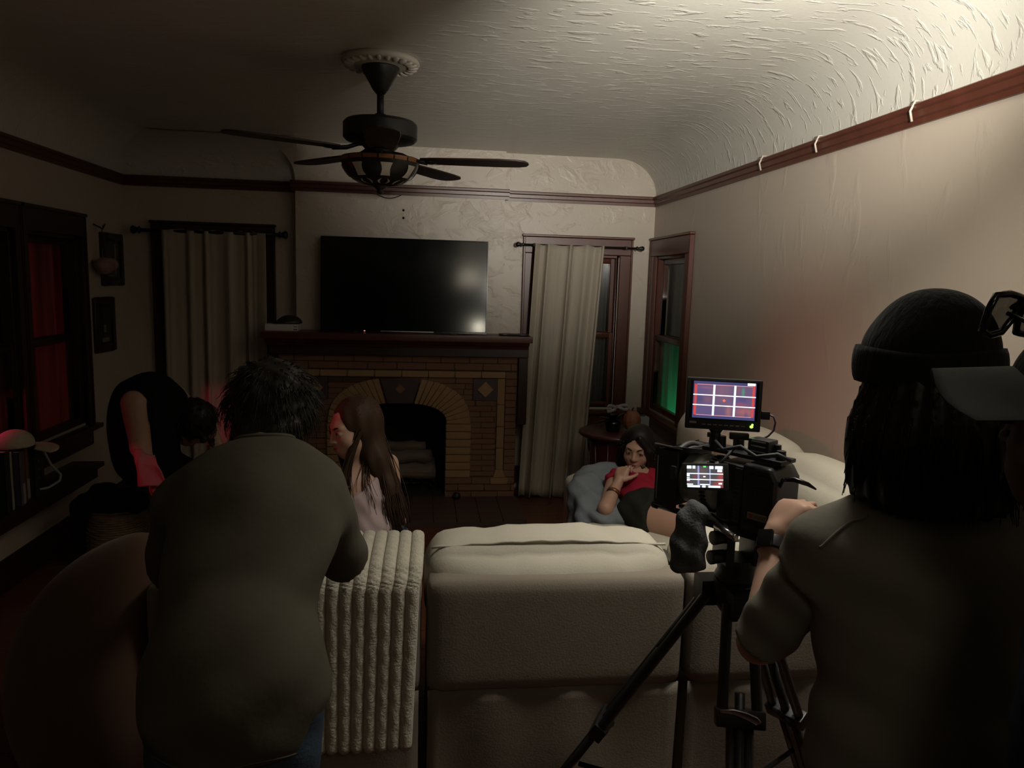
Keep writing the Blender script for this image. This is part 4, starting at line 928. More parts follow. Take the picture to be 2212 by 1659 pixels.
# fold-out screen
view = Vector((O.x, O.y, 0)).normalized()
lc = Vector((.657, 1.615, 1.222)); ln_ = (Vector((0, 0, 1.62))-lc).normalized(); lx = Vector((0, 0, 1)).cross(ln_).normalized(); lz = ln_.cross(lx)
rr_ = math.radians(4); lx, lz = lx*math.cos(rr_)+lz*math.sin(rr_), lz*math.cos(rr_)-lx*math.sin(rr_)
LM = Matrix.Translation(lc) @ frame(lx, -ln_, lz).to_4x4()
fl_ = MB(LM).box((-.053, 0, -.031), (.053, .014, .031)).build('fold_out_screen', M['rubber'], ca, bevel=.005)
def screen_material(name, strength):
    m = bpy.data.materials.new(name); m.use_nodes = True; nt = m.node_tree; b_ = nt.nodes['Principled BSDF']; at = nt.nodes.new('ShaderNodeAttribute'); at.attribute_name = 'picture'
    b_.inputs['Base Color'].default_value = (.01, .01, .01, 1); b_.inputs['Roughness'].default_value = .25
    nt.links.new(at.outputs['Color'], b_.inputs['Emission Color']); b_.inputs['Emission Strength'].default_value = strength; return m
def picture_mesh(name, m, parent, MM, w_, h_, nx, nz, fn):
    o = MB(MM).grid(nx+1, nz+1, lambda u, v: ((u-.5)*w_, -.0008, (v-.5)*h_)).build(name, m, parent)
    me = o.data; at = me.color_attributes.new('picture', 'FLOAT_COLOR', 'CORNER')
    co = [v.co for v in me.vertices]; inv = MM.inverted()
    for p in me.polygons:
        c = inv @ (p.center+WL[parent.name if parent.name in WL else parent.parent.name])
        k = fn(c.x/w_+.5, c.z/h_+.5)
        for li in p.loop_indices: at.data[li].color = (*k, 1)
    return o
def blob(u, v, cu, cv, ru, rv): return math.exp(-(((u-cu)/ru)**2+((v-cv)/rv)**2))
def mixc(a_, b_, t): return tuple(x+(y-x)*max(0, min(1, t)) for x, y in zip(a_, b_))
def shot(u, v):
    c = mixc((.13, .10, .30), (.20, .11, .24), u)
    c = mixc(c, (.30, .14, .22), blob(u, v, .46, .75, .16, .35)); c = mixc(c, (.33, .12, .17), blob(u, v, .72, .85, .04, .2)); c = mixc(c, (.30, .12, .20), blob(u, v, .23, .52, .06, .14)); c = mixc(c, (.42, .13, .26), blob(u, v, .22, .83, .12, .03))
    c = mixc(c, (.07, .06, .20), blob(u, v, .10, .52, .07, .12)); c = mixc(c, (.08, .45, .22), 1.2*blob(u, v, .795, .74, .022, .13))
    c = mixc(c, (.10, .07, .28), 1.1*blob(u, v, .78, .54, .10, .09)); c = mixc(c, (.45, .08, .16), blob(u, v, .77, .42, .07, .045)); c = mixc(c, (.60, .18, .14), 1.1*blob(u, v, .85, .22, .16, .11)); c = mixc(c, (.55, .22, .20), blob(u, v, .58, .22, .045, .16)); c = mixc(c, (.16, .09, .28), blob(u, v, .86, .12, .03, .09))
    return tuple(.85*x+y for x, y in zip(c, (.085, .065, .10)))
def monitor_pic(u, v):
    edge = (.10, .10, .28)
    if not (.035 < u < .965 and .085 < v < .915):
        if v > .93 and .86 < u < .985: return (2.5, 2.5, 2.5)
        c = edge
    else: c = shot(u, v)
    inr = .02 < u < .98 and .075 < v < .925
    if inr and (u < .055 or u > .945 or v < .088 or v > .912): c = (1.0, .12, .12)
    if inr and (.083 < v < .098 or .902 < v < .917) and .055 < u < .945: c = (1.6, .7, .7)
    if .075 < v < .925 and (abs(u-.335) < .018 or abs(u-.665) < .018): c = (1.6, 1.9, 2.0)
    if abs(v-.355) < .014 or abs(v-.635) < .014: c = (2.2, 2.2, 2.2)
    if (abs(u-.5) < .028 and abs(v-.5) < .009) or (abs(u-.5) < .009 and abs(v-.5) < .034): c = (1.6, .35, .2)
    return c
def lcd_pic(u, v):
    c = mixc((.085, .085, .095), (.16, .11, .11), blob(u, v, .4, .6, .2, .3)); c = mixc(c, (.40, .08, .08), blob(u, v, .93, .5, .08, .3)+blob(u, v, .86, .12, .12, .16)); c = mixc(c, (.25, .06, .08), blob(u, v, .05, .15, .05, .1)+blob(u, v, .24, .5, .04, .1))
    if abs(u-.32) < .022 or abs(u-.64) < .022: c = (.42, .42, .75)
    if abs(v-.64) < .02 or abs(v-.36) < .02: c = (1.2, 1.4, 1.5)
    hi = (1.5, 1.9, 2.0)
    if v > .86 and (u < .12 or .15 < u < .24 or .78 < u < .98 or .62 < u < .74): c = hi
    if v > .93 and .45 < u < .53: c = (.2, 1.2, .2)
    if .72 < v < .84 and .84 < u < .97: c = hi
    if u < .085 and (.5 < v < .62 or .42 < v < .46 or .30 < v < .345): c = hi
    if v < .085 and (.02 < u < .36 or .42 < u < .52 or .6 < u < .92): c = hi
    if .12 < v < .17 and (u < .17 or .36 < u < .62): c = hi
    if .88 < u < .97 and .17 < v < .22: c = hi
    if abs(u-.48) < .03 and abs(v-.5) < .03: c = (2, 2, 2)
    return c
picture_mesh('lit_panel', screen_material('fold_out_panel', 0.9), fl_, LM, .082, .050, 64, 44, lcd_pic)
CB().tube([(.07, .05, .03), (.075, .075, .045), (.08, .10, .05)], .008, 8).build('hinge', M['plastic'], ca, smooth=True)
CB().box((.125, .10, .01), (.140, .108, .045)).build('hinge_lug', M['rubber'], ca, bevel=.002)
# monitor
mc = Vector((.742, 1.735, 1.375)); mn = Vector((-.30, -.95, .06)).normalized(); mx = Vector((0, 0, 1)).cross(mn).normalized()*1.0; mz = mn.cross(mx)
MM = Matrix.Translation(mc) @ frame(mx, -mn, mz).to_4x4()
mo_ = thing('field_monitor', 'small black field monitor with lit framing grid above the camera', 'monitor', (mc.x, mc.y, 1.295))
MB(MM).box((-.0905, 0, -.066), (.0905, .026, .062)).build('housing', M['plastic'], mo_, bevel=.004)
MB(MM).box((-.082, -.0006, -.040), (.082, .001, .056)).build('front_glass', M['gloss_black'], mo_)
picture_mesh('lit_panel', screen_material('monitor_panel', 0.62), mo_, MM @ Matrix.Translation((0, 0, .008)), .150, .092, 120, 76, monitor_pic)
a = MB(MM)
for i in range(8): a.box((-.05+i*.0135, -.0015, -.0545), (-.041+i*.0135, .001, -.0525))
a.build('button', M['label'], mo_)
a = MB(MM)
for i, x in enumerate((-.079, -.0755, -.072, -.0685, -.065)): a.box((x-.0013, -.0012, -.052), (x+.0013, .001, -.047))
a.build('lettering', M['label'], mo_)
a = MB(MM); a.box((-.08, -.001, .0575), (-.055, .001, .0585)); a.build('top_lettering', M['rubber'], mo_)
M['led_green'] = mat('green_led', (.05, .3, .02), emit=(.25, 1.0, .06), estr=4.0)
a = MB(MM); a.ellipsoid((.069, -.001, -.053), (.0042, .002, .0036), nu=10, nv=6); a.ellipsoid((.071, -.001, -.048), (.0025, .0015, .0025), nu=8, nv=6); a.build('power_light', M['led_green'], mo_, smooth=True)
MB(MM).box((.092, .004, -.034), (.112, .022, -.014)).build('plug', M['plastic'], mo_, bevel=.002)
a = MB(MM); a.tube([(.112, .012, -.022), (.122, .012, -.026), (.127, .012, -.040), (.124, .012, -.060), (.112, .012, -.075), (.098, .013, -.084), (.094, .014, -.094), (.104, .014, -.102)], .0025, 8)
M['cable'] = mat('grey_violet_cable', (.09, .075, .11), .5); a.build('cable', M['cable'], mo_, smooth=True)
a = MB(MM); a.ellipsoid((-.014, .012, -.080), (.013, .013, .013)); a.cyl((-.014, .012, -.066), (-.014, .012, -.078), .018, .010, 16); a.cyl((-.014, .012, -.085), (-.014, .012, -.112), .011, .013, 14); a.box((-.034, .006, -.086), (-.02, .02, -.075)); a.build('ball_mount', M['plastic'], mo_, smooth=False, bevel=.001)
MB(MM).box((.020, .002, -.088), (.066, .026, -.072)).build('receiver', M['plastic'], mo_, bevel=.003)
MB(MM).box((.03, .008, -.116), (.056, .022, -.088)).build('receiver_post', M['plastic'], mo_, bevel=.002)
# grey cloth sleeve hanging from the camera
M['grey_cloth'] = mat('dark_grey_cloth', (0.105, 0.107, 0.107), 0.95, spec=.05, bump=.4, bscale=160)
hx, hy = .648, 1.675
f = union([cone((hx+.010, hy, 1.110), (hx-.002, hy-.004, 1.03), .034, .040), cone((hx-.004, hy-.004, 1.03), (hx-.012, hy-.006, .99), .037, .030), cone((hx+.008, hy-.002, 1.03), (hx+.012, hy-.004, .985), .036, .032)], .015)
f = wrinkle(f, lambda P: .003*np.sin(P[:, 2]*90+P[:, 0]*70)+.002*np.sin(P[:, 0]*170))
tag(solid('cloth_pouch', M['grey_cloth'], None, cut(f, (hx, 0, .972), (.10, 0, -1), .008), (.57, 1.6, .94), (.73, 1.75, 1.17), .005), 'dark grey cloth pouch hanging below the matte box', 'pouch')

# ------------------------------------------------------------------ people
M['skin'] = mat('skin', (0.40, 0.235, 0.165), 0.5, spec=0.35, var=0.06, vscale=20)
M['skin_pale'] = mat('skin_pale', (0.47, 0.29, 0.21), 0.48, spec=0.4, var=0.06, vscale=20)
M['hair_black'] = mat('black_hair', (0.008, 0.006, 0.006), 0.45, spec=0.3)
M['hair_brown'] = mat('brown_hair', (0.045, 0.024, 0.014), 0.6, spec=0.2, var=0.4, vscale=30, vstretch=(1, 1, .1))
M['hair_dark'] = mat('dark_brown_hair', (0.022, 0.018, 0.012), 0.55, spec=0.3, var=0.4, vscale=30)
M['eye_white'] = mat('eye_white', (0.45, 0.42, 0.40), 0.25); M['iris'] = mat('iris', (0.02, 0.013, 0.01), 0.2)
M['lip'] = mat('lip', (0.30, 0.09, 0.08), 0.4); M['brow'] = mat('brow', (0.02, 0.013, 0.01), 0.7)
M['olive_tee'] = mat('olive_grey_shirt', (0.100, 0.092, 0.070), 0.9, spec=.1, var=.06, vscale=12, bump=.2, bscale=25)
M['grey_tee'] = mat('grey_shirt', (0.19, 0.18, 0.15), 0.9, spec=.1, var=.06, vscale=12, bump=.2, bscale=25)
M['denim'] = mat('blue_denim', (0.055, 0.080, 0.115), 0.85, spec=.1, var=.35, vscale=16, bump=.2, bscale=120)
M['black_cloth'] = mat('black_cloth', (0.007, 0.007, 0.008), 0.95, spec=.1)
M['navy'] = mat('navy_shirt', (0.018, 0.023, 0.040), 0.9, spec=.1, var=.15, vscale=10, bump=.3, bscale=22)
M['print_grey'] = mat('grey_print', (0.10, 0.105, 0.115), 0.85, var=.3, vscale=30)
M['pink_top'] = mat('pale_pink_top', (0.46, 0.36, 0.36), 0.75, spec=.2)
M['red_top'] = mat('crimson_top', (0.27, 0.012, 0.030), 0.8, spec=.15)
M['olive_skirt'] = mat('black_olive_shorts', (0.018, 0.018, 0.013), 0.85, spec=.15)
M['beanie'] = mat('black_knit', (0.011, 0.011, 0.012), 0.95, spec=.1, sheen=.1, bump=.35, bscale=90, bstretch=(1, 1, .2))
M['cap_grey'] = mat('grey_cap_cloth', (0.085, 0.088, 0.092), 0.85, spec=.1, bump=.1, bscale=200)
V = Vector
def head_prims(c, B, s=1.0, ears=True):
    c = V(c)
    def T(x, y, z): return tuple(c+B @ V((x, y, z))*s)
    def r(*a): return tuple(q*s for q in a)
    base = union([ell(T(0, -.015, .035), r(.074, .092, .082), B), ell(T(0, .026, -.028), r(.061, .066, .085), B), ell(T(0, .050, -.088), r(.034, .034, .028), B),
                  ell(T(.036, .052, -.03), r(.026, .026, .028), B), ell(T(-.036, .052, -.03), r(.026, .026, .028), B), ell(T(0, .070, .024), r(.050, .020, .016), B), ell(T(0, .066, -.062), r(.028, .026, .022), B)], .022*s)
    for sx in (-1, 1): base = subtract(base, ell(T(sx*.031, .100, .004), r(.018, .017, .011), B), .012*s)
    fe = [cone(T(0, .084, .014), T(0, .102, -.026), .0075*s, .0115*s), ell(T(.011, .093, -.031), r(.009, .010, .008), B), ell(T(-.011, .093, -.031), r(.009, .010, .008), B)]
    fe += [ell(T(0, .088, -.056), r(.021, .010, .0065), B), ell(T(0, .087, -.068), r(.018, .010, .0075), B)]
    fe += [ell(T(sx*.031, .080, .0035), r(.016, .0095, .0085), B) for sx in (-1, 1)]
    if ears: fe += [ell(T(sx*.075, -.005, -.008), r(.009, .019, .031), B) for sx in (-1, 1)]
    f = base
    for g_ in fe: f = (lambda f, g_: lambda P: smin(f(P), g_(P), .008*s))(f, g_)
    return f
def face(parent, c, B, s=1.0, gaze=(0, 0), dark=False):
    ew, lp = (M['iris'], M['skin_shaded']) if dark else (M['eye_white'], M['lip'])  # dark: eye whites coloured black, shade put into the colour
    c = V(c)
    def T(x, y, z): return c+B @ V((x, y, z))*s
    for sx in (-1, 1):
        e = MB().ellipsoid(T(sx*.031, .0805, .003), (.0118*s, .0100*s, .0056*s), B, 14, 10).build('eye', ew, parent, smooth=True)
        MB().ellipsoid(T(sx*.031+gaze[0], .0890, .003+gaze[1]), (.0052*s, .0022*s, .0050*s), B, 12, 6).build('iris', M['iris'], e, smooth=True)
        pts = [T(sx*.031+(t-.5)*.032, .0895-.010*abs(t-.45)**1.5, .0095-.016*(t-.5)**2*4*.5) for t in np.linspace(0, 1, 9)]
        MB().tube(pts, [.0010*s+.0010*s*math.sin(PI*t) for t in np.linspace(0, 1, 9)], 6).build('lashes', M['brow'], parent, smooth=True)
        pts = [T(sx*(.014+.036*t), .0905-.022*t*t, .0215+.007*math.sin(PI*t*.8)) for t in np.linspace(0, 1, 9)]
        MB().tube(pts, [.0016*s+.0026*s*math.sin(PI*min(1, .25+t*.75)) for t in np.linspace(0, 1, 9)], 6).build('eyebrow', M['brow'], parent, smooth=True)
    if dark: return
    a = MB().ellipsoid(T(0, .0905, -.0565), (.0205*s, .0095*s, .0052*s), B, 16, 8).ellipsoid(T(0, .0895, -.0665), (.0175*s, .0100*s, .0060*s), B, 16, 8); a.build('lips', lp, parent, smooth=True)
    MB().tube([T((t-.5)*.038, .1000-.026*(t-.5)**2*4*.35, -.0615) for t in np.linspace(0, 1, 7)], .0008*s, 5).build('mouth_line', M['brow'], parent, smooth=True)
def hand_prims(w, d, n, side, curl=(.5, .7, .5), s=1.0, spread=.06, thumb=.5):
    """w wrist, d towards fingers, n out of the back of the hand, side +1/-1 picks the thumb side."""
    w = V(w); d = V(d).normalized(); n = V(n); n = (n-d*n.dot(d)).normalized(); t = d.cross(n)*side
    pr_ = [ell(tuple(w+d*.050*s), (.044*s, .052*s, .016*s), frame(t, d, n)), cone(tuple(w-d*.02*s), tuple(w+d*.02*s), .026*s, .028*s), cone(tuple(w+d*.05*s+t*.02*s), tuple(w+d*.088*s+t*.028*s), .017*s, .013*s), cone(tuple(w+d*.05*s-t*.018*s), tuple(w+d*.078*s-t*.03*s), .016*s, .011*s)]
    segs = []
    for off, L_, r_, fw_ in ((.030, .074, .0092, .088), (.010, .084, .0096, .092), (-.011, .078, .0092, .088), (-.030, .060, .0082, .080)):
        p = w+d*fw_*s+t*off*s; dd = (d+t*off/.03*spread).normalized(); nn = n.copy()
        for fr_, cu in zip((.46, .30, .24), curl):
            ax = nn.cross(dd).normalized(); Rm = Matrix.Rotation(cu, 3, ax); a2 = Rm @ dd
            if a2.dot(n) > dd.dot(n): Rm = Matrix.Rotation(-cu, 3, ax)
            dd = Rm @ dd; nn = Rm @ nn; q = p+dd*L_*fr_*s; segs.append(cone(tuple(p), tuple(q), r_*s, r_*.88*s)); p = q; r_ *= .88
    p = w+d*.022*s+t*.030*s; dd = (d*.70+t*.62-n*.35*(thumb+.5)).normalized()
    for L_, r_ in ((.042, .0135), (.030, .0105), (.024, .0092)):
        q = p+dd*L_*s; segs.append(cone(tuple(p), tuple(q), r_*s, r_*.9*s)); p = q; dd = (dd-t*.30*thumb+d*.12-n*.2*thumb).normalized()
    palm = union(pr_, .012*s)
    def f(P):
        r0 = palm(P)
        for g_ in segs: r0 = smin(r0, g_(P), .004*s)
        return r0
    return f
def merge(fs, k): return union(fs, k)
def project(fn, p, out=0.0, it=14):
    p = np.array(p, float)
    for _ in range(it):
        e = 1e-3; Q = np.vstack([p]+[p+e*np.eye(3)[i] for i in range(3)]); v = fn(Q); g_ = (v[1:]-v[0])/e; p = p-g_*(v[0]-out)/max(g_@g_, .2)
    return V(p)
def strands(roots, dirs, n, length, m_r, seed, droop=1.0, wave=.004, segs=9, mb=None):
    return mb
def bodyframe(pel, neck, right=(1, 0, 0)):
    s_ = (V(neck)-V(pel)).normalized(); f_ = s_.cross(V(right)).normalized(); return frame(f_.cross(s_), f_, s_)
def shoes(parent, m, feet_, fwd):
    Bf = basis(fwd)
    for p in feet_:
        p = V(p); f = union([ell(tuple(p+Bf @ V((0, .05, .035))), (.045, .12, .04), Bf), ell(tuple(p+Bf @ V((0, -.03, .055))), (.042, .06, .055), Bf)], .03)
        solid('shoe', m, parent, cut(f, (0, 0, .004), (0, 0, -1), .004), tuple(p-V((.2, .2, .02))), tuple(p+V((.2, .2, .13))), .009)

# --- man in the olive shirt leaning on the sofa back
pm_ = thing('person', 'person in an olive grey t-shirt and jeans leaning over the sofa back, seen from behind', 'person', (-.37, 1.5, 0))
pel, ch, nk, hd = V((-.365, 1.47, .84)), V((-.378, 1.69, 1.085)), V((-.385, 1.86, 1.225)), V((-.39, 1.985, 1.292))
Bt = bodyframe(pel, nk); Bh = basis((.08, .9, -.42))
shL, shR = V((-.555, 1.775, 1.115)), V((-.238, 1.78, 1.095)); elL, elR = V((-.645, 1.93, .885)), V((-.200, 1.955, .895)); wrL, wrR = V((-.50, 2.13, .955)), V((-.36, 2.15, .965))
def C(p, q, a_, b_): return cone(tuple(p), tuple(q), a_, b_)
tors = [ell(ch, (.175, .115, .20), Bt), ell((-.383, 1.785, 1.155), (.175, .095, .10), Bt), ell((pel+ch)/2+V((-.018, 0, 0)), (.148, .110, .19), Bt), ell(pel, (.156, .110, .13), Bt)]
arms = [C(shL, elL, .058, .045), C(shR, elR, .058, .045)]
fore = [C(elL, wrL, .043, .028), C(elR, wrR, .043, .028)]
legs_ = [C((-.455, 1.46, .80), (-.465, 1.44, .46), .088, .062), C((-.465, 1.44, .46), (-.47, 1.38, .09), .060, .045), C((-.285, 1.46, .80), (-.285, 1.45, .46), .088, .062), C((-.285, 1.45, .46), (-.28, 1.40, .09), .060, .045)]
hands = [hand_prims(wrL, (.5, .8, .05), (0, 0, 1), 1, (.25, .35, .25)), hand_prims(wrR, (-.6, .75, .05), (0, 0, 1), -1, (.25, .35, .25))]
bodyf = merge(tors+arms+fore+legs_+[C(nk, hd, .058, .055), head_prims(hd, Bh)], .025)
bodyf = (lambda a_, h_: lambda P: smin(smin(a_(P), h_[0](P), .008), h_[1](P), .008))(inflate(bodyf, -.006), hands)
solid('body', M['skin'], pm_, bodyf, (-.80, 1.25, .03), (.05, 2.38, 1.45), .009)
sl = lambda a_, b_, e, ra, rb: cut(C(a_, a_.lerp(b_, e+.12), ra, rb), a_.lerp(b_, e), (b_-a_))
shirt = merge([inflate(q, .016) for q in tors]+[ell((-.378, 1.475, .78), (.182, .142, .24)), C(ch+V((0, .02, .02)), shL, .12, .068), C(ch+V((0, .02, .02)), shR, .12, .068)], .05)
slv = [sl(shL, elL, .98, .072, .064), sl(shR, elR, 1.0, .072, .064)]
shirt = (lambda a_, b_: lambda P: smin(smin(a_(P), b_[0](P), .018), b_[1](P), .018))(shirt, slv)
shirt = cut(shirt, (0, 1.5, .705), (.03, -.15, -1), .004); shirt = subtract(shirt, ell(nk+V((0, .035, .035)), (.062, .062, .062)), .01)
shirt = wrinkle(shirt, lambda P: .0045*np.sin(P[:, 0]*34+P[:, 2]*26+2*np.sin(P[:, 2]*9))*np.clip((1.05-P[:, 2])*3, .15, 1)+.003*np.sin(P[:, 2]*48-P[:, 0]*22))
solid('t_shirt', M['olive_tee'], pm_, shirt, (-.78, 1.25, .66), (0, 2.1, 1.32), .009)
MB().tube([project(shirt, (-.37+.21*math.sin(t), 1.47-.17*math.cos(t), .722), .0004) for t in np.linspace(-1.3, 1.3, 28)], .0022, 5).build('hem_stitch', M['olive_tee'], pm_, smooth=True)
MB().tube([project(shirt, nk+V((.066*math.sin(t), -.02-.05*math.cos(t), .02)), .001) for t in np.linspace(-1.4, 1.4, 20)], .006, 6).build('collar', M['olive_tee'], pm_, smooth=True)
jean = merge([inflate(q, .006) for q in legs_]+[inflate(ell(pel, (.146, .098, .12), Bt), .004)], .02); jean = cut(jean, (0, 0, .07), (0, 0, -1)); jean = cut(jean, (0, 0, .93), (0, 0, 1))
jean = wrinkle(jean, lambda P: .003*np.sin(P[:, 2]*60+P[:, 0]*40)*np.sin(P[:, 1]*30))
solid('jeans', M['denim'], pm_, jean, (-.62, 1.25, .04), (-.12, 1.68, .98), .01)
shoes(pm_, M['black'], ((-.47, 1.37, 0), (-.28, 1.39, 0)), (0, 1, 0))
def hair_mop(c, B, rs, nstr, m, parent, lo, hi, h, facecut=True, tuft=.012, extra_prims=(), lmax=.10, seed=1, strand_r=.0035):
    c = V(c)
    f = union([ell(tuple(c+B @ V((0, -.022, .036))), rs, B)]+list(extra_prims), .03)
    if facecut: f = subtract(f, ell(tuple(c+B @ V((0, .115, -.045))), (.078, .088, .098), B), .012)
    f = wrinkle(f, lambda P: tuft*.35*np.sin(P[:, 0]*75+4*np.sin(P[:, 2]*31))*np.sin(P[:, 1]*63+P[:, 2]*50))
    R_ = np.random.RandomState(seed); mb = MB()
    for _ in range(nstr):
        d = R_.normal(size=3); d[1] -= .35; d /= np.linalg.norm(d)
        if facecut and d[1] > .45 and d[2] < .55: continue
        p = project(f, tuple(c+B @ V(tuple(d*.13))), -.004, 6); o = (p-c).normalized(); dn_ = (V((0, 0, -1))-o*o.dot(V((0, 0, -1)))); L_ = R_.uniform(.4, 1)*lmax
        pts = []
        for i in range(7):
            t = i/6; pts.append(p+dn_*L_*t+o*(.007*math.sin(PI*t*.8)+.002)+V((R_.normal()*.003, R_.normal()*.003, 0))*t)
        mb.tube(pts, [strand_r*(1-.75*i/6) for i in range(7)], 4)
    return solid('hair', m, parent, f, lo, hi, h, extra=mb)
hair_mop(hd, Bh, (.104, .118, .108), 1100, M['hair_dark'], pm_, (-.56, 1.80, 1.12), (-.22, 2.2, 1.46), .007, extra_prims=[ell(hd+V((0, -.085, -.04)), (.088, .06, .075))], lmax=.075, seed=5, strand_r=.0019, tuft=.020)

# --- camera operator in the black beanie
po = thing('person', 'person in a black beanie with shoulder-length dark hair and grey shirt working the camera', 'person', (.9, 1.15, 0))
pel, ch, nk, hd = V((.905, 1.13, .86)), V((.893, 1.155, 1.12)), V((.885, 1.165, 1.32)), V((.866, 1.195, 1.505))
rt = V((.955, -.29, 0)).normalized(); Bt = bodyframe(pel, nk, rt); Bh = basis((-.38, .92, -.06))
shL, shR = V((.738, 1.205, 1.198)), V((1.075, 1.09, 1.225)); elL, elR = V((.668, 1.315, .965)), V((1.15, 1.25, .95)); wrL, wrR = V((.752, 1.45, 1.128)), V((1.0, 1.47, 1.02))
tors = [ell(ch, (.180, .118, .19), Bt), ell((.888, 1.155, 1.20), (.185, .105, .085), Bt), ell((pel+ch)/2, (.165, .12, .19), Bt), ell(pel, (.165, .125, .13), Bt)]
arms = [C(shL, elL, .058, .043), C(shR, elR, .058, .043)]; fore = [C(elL, wrL, .043, .0275), C(elR, wrR, .043, .0275)]
legs_ = [C((.82, 1.13, .82), (.81, 1.12, .47), .088, .06), C((.81, 1.12, .47), (.80, 1.06, .09), .058, .045), C((1.0, 1.10, .82), (1.01, 1.09, .47), .088, .06), C((1.01, 1.09, .47), (1.02, 1.03, .09), .058, .045)]
hL = hand_prims(wrL, (.55, .10, .83), (-.70, -.25, .55), 1, (1.05, .75, .45), spread=.03, thumb=.4); hR = hand_prims(wrR, (-.4, .8, .3), (.6, 0, .8), -1, (.5, .6, .4))
bodyf = inflate(merge(tors+arms+fore+legs_+[C(nk, hd, .056, .052), head_prims(hd, Bh)], .025), -.006)
bodyf = (lambda a_, h1, h2: lambda P: smin(smin(a_(P), h1(P), .006), h2(P), .006))(bodyf, hL, hR)
solid('body', M['skin_pale'], po, bodyf, (.48, .85, .03), (1.35, 1.68, 1.64), .0075)
shirt = merge([inflate(q, .018) for q in tors]+[ell((.90, 1.13, .80), (.205, .152, .22)), C(ch+V((0, .0, .05)), shL, .13, .068), C(ch+V((0, 0, .05)), shR, .13, .070), C(nk-V((0, 0, .045)), shL, .050, .045), C(nk-V((0, 0, .035)), shR, .058, .05)], .045)
slv = [sl(shL, elL, .24, .074, .078), sl(shR, elR, .9, .075, .072)]
shirt = (lambda a_, b_: lambda P: smin(smin(a_(P), b_[0](P), .02), b_[1](P), .02))(shirt, slv)
shirt = cut(shirt, (0, 0, .66), (0, 0, -1), .004); shirt = subtract(shirt, ell(nk+V((0, .01, .05)), (.066, .066, .068)), .01)
shirt = wrinkle(shirt, lambda P: .0045*np.sin(P[:, 0]*30+P[:, 2]*38+2*np.sin(P[:, 2]*11))*np.clip((1.30-P[:, 2])*2.2, .1, .8)+.0028*np.sin(P[:, 2]*62+P[:, 0]*24))
solid('shirt', M['grey_tee'], po, shirt, (.52, .85, .62), (1.35, 1.5, 1.40), .0085)
under = wrinkle(sl(shL, elL, .97, .064, .056), lambda P: .003*np.sin(P[:, 2]*70+P[:, 0]*60))
solid('sleeve', M['grey_tee'], po, under, (.5, 1.1, .85), (.80, 1.45, 1.32), .007)
seam = [project(shirt, p, .0003) for p in [V((.735, 1.12, 1.335)).lerp(V((.640, 1.12, 1.225)), t)+V((-.008*math.sin(PI*t), 0, 0)) for t in np.linspace(0, 1, 24)]]
MB().tube(seam, .0030, 5).build('shoulder_seam', M['grey_tee'], po, smooth=True)
MB().tube([project(shirt, nk+V((.070*math.sin(t), -.005-.066*math.cos(t), .005)), .001) for t in np.linspace(-1.6, 1.6, 24)], .007, 6).build('collar', M['grey_tee'], po, smooth=True)
trou = merge([inflate(q, .012) for q in legs_]+[inflate(ell(pel, (.165, .125, .13), Bt), .006)], .03); trou = cut(cut(trou, (0, 0, .07), (0, 0, -1)), (0, 0, .93), (0, 0, 1))
solid('trousers', M['black_cloth'], po, trou, (.62, .9, .04), (1.2, 1.35, .98), .012)
shoes(po, M['black'], ((.80, 1.04, 0), (1.02, 1.01, 0)), (-.1, 1, 0))
d = (wrL-elL).normalized(); wc = elL.lerp(wrL, .93)
wt = MB().cyl(wc-d*.013, wc+d*.013, .0345, .0335, 24).build('watch', M['plastic'], po, bevel=.003)
Bw = basis(d, (-.75, -.60, .2)); a = MB(); a.box((-.016, -.019, .030), (.016, .019, .041)); a.v = [wc+Bw @ v for v in a.v]; a.build('watch_face', M['gloss_black'], wt, bevel=.004)
tl_ = V((-.06, .03, 1)).normalized(); Bb = basis((-.38, .92, -.02), tl_)
bn = lambda P: ell(tuple(hd+Bb @ V((0, -.012, .040))), (.099, .108, .111), Bb)(P)
bn2 = union([lambda P: bn(P), ell(tuple(hd+Bb @ V((0, -.03, .10))), (.070, .076, .056), Bb)], .04)
crown = wrinkle(cut(bn2, tuple(hd+Bb @ V((0, 0, .030))), tuple(Bb @ V((0, 0, -1)))), lambda P: .0022*np.sin(P[:, 0]*40+P[:, 1]*33+P[:, 2]*20)+.002*np.sin(P[:, 2]*55))
be = solid('beanie', M['beanie'], po, crown, (.70, 1.0, 1.48), (1.05, 1.38, 1.69), .006)
a = MB(); n_ = 60
def cuff(i, j):
    t = 2*PI*i/n_; k = j/7; rr = 1.00+.045*math.sin(PI*k)**.6; z_ = .070-.062*k+.003*math.sin(3*t); return hd+Bb @ V((.1045*rr*math.cos(t), -.012+.113*rr*math.sin(t), z_-.006))
vs = [cuff(i, j) for i in range(n_) for j in range(8)]; a.add(vs, [(i*8+j, ((i+1) % n_)*8+j, ((i+1) % n_)*8+j+1, i*8+j+1) for i in range(n_) for j in range(7)]); a.build('cuff', M['beanie'], be, smooth=True, solid=.008)
f = union([C(hd+V((.004, -.02, .03)), hd+V((.016, -.035, -.10)), .102, .130), C(hd+V((.012, -.035, -.10)), hd+V((.014, -.035, -.155)), .138, .134)], .02)
f = subtract(f, ell(tuple(hd+Bh @ V((0, .15, -.07))), (.088, .115, .17), Bh), .02); f = cut(f, tuple(hd+V((0, 0, -.192))), (.12, .1, -1), .02); f = cut(f, tuple(hd+V((0, 0, .05))), (0, 0, 1))
f = wrinkle(f, lambda P: .004*np.sin(np.arctan2(P[:, 1]-1.16, P[:, 0]-.885)*26+P[:, 2]*14)+.002*np.sin(np.arctan2(P[:, 1]-1.16, P[:, 0]-.885)*61))
R_ = np.random.RandomState(8); mb = MB()
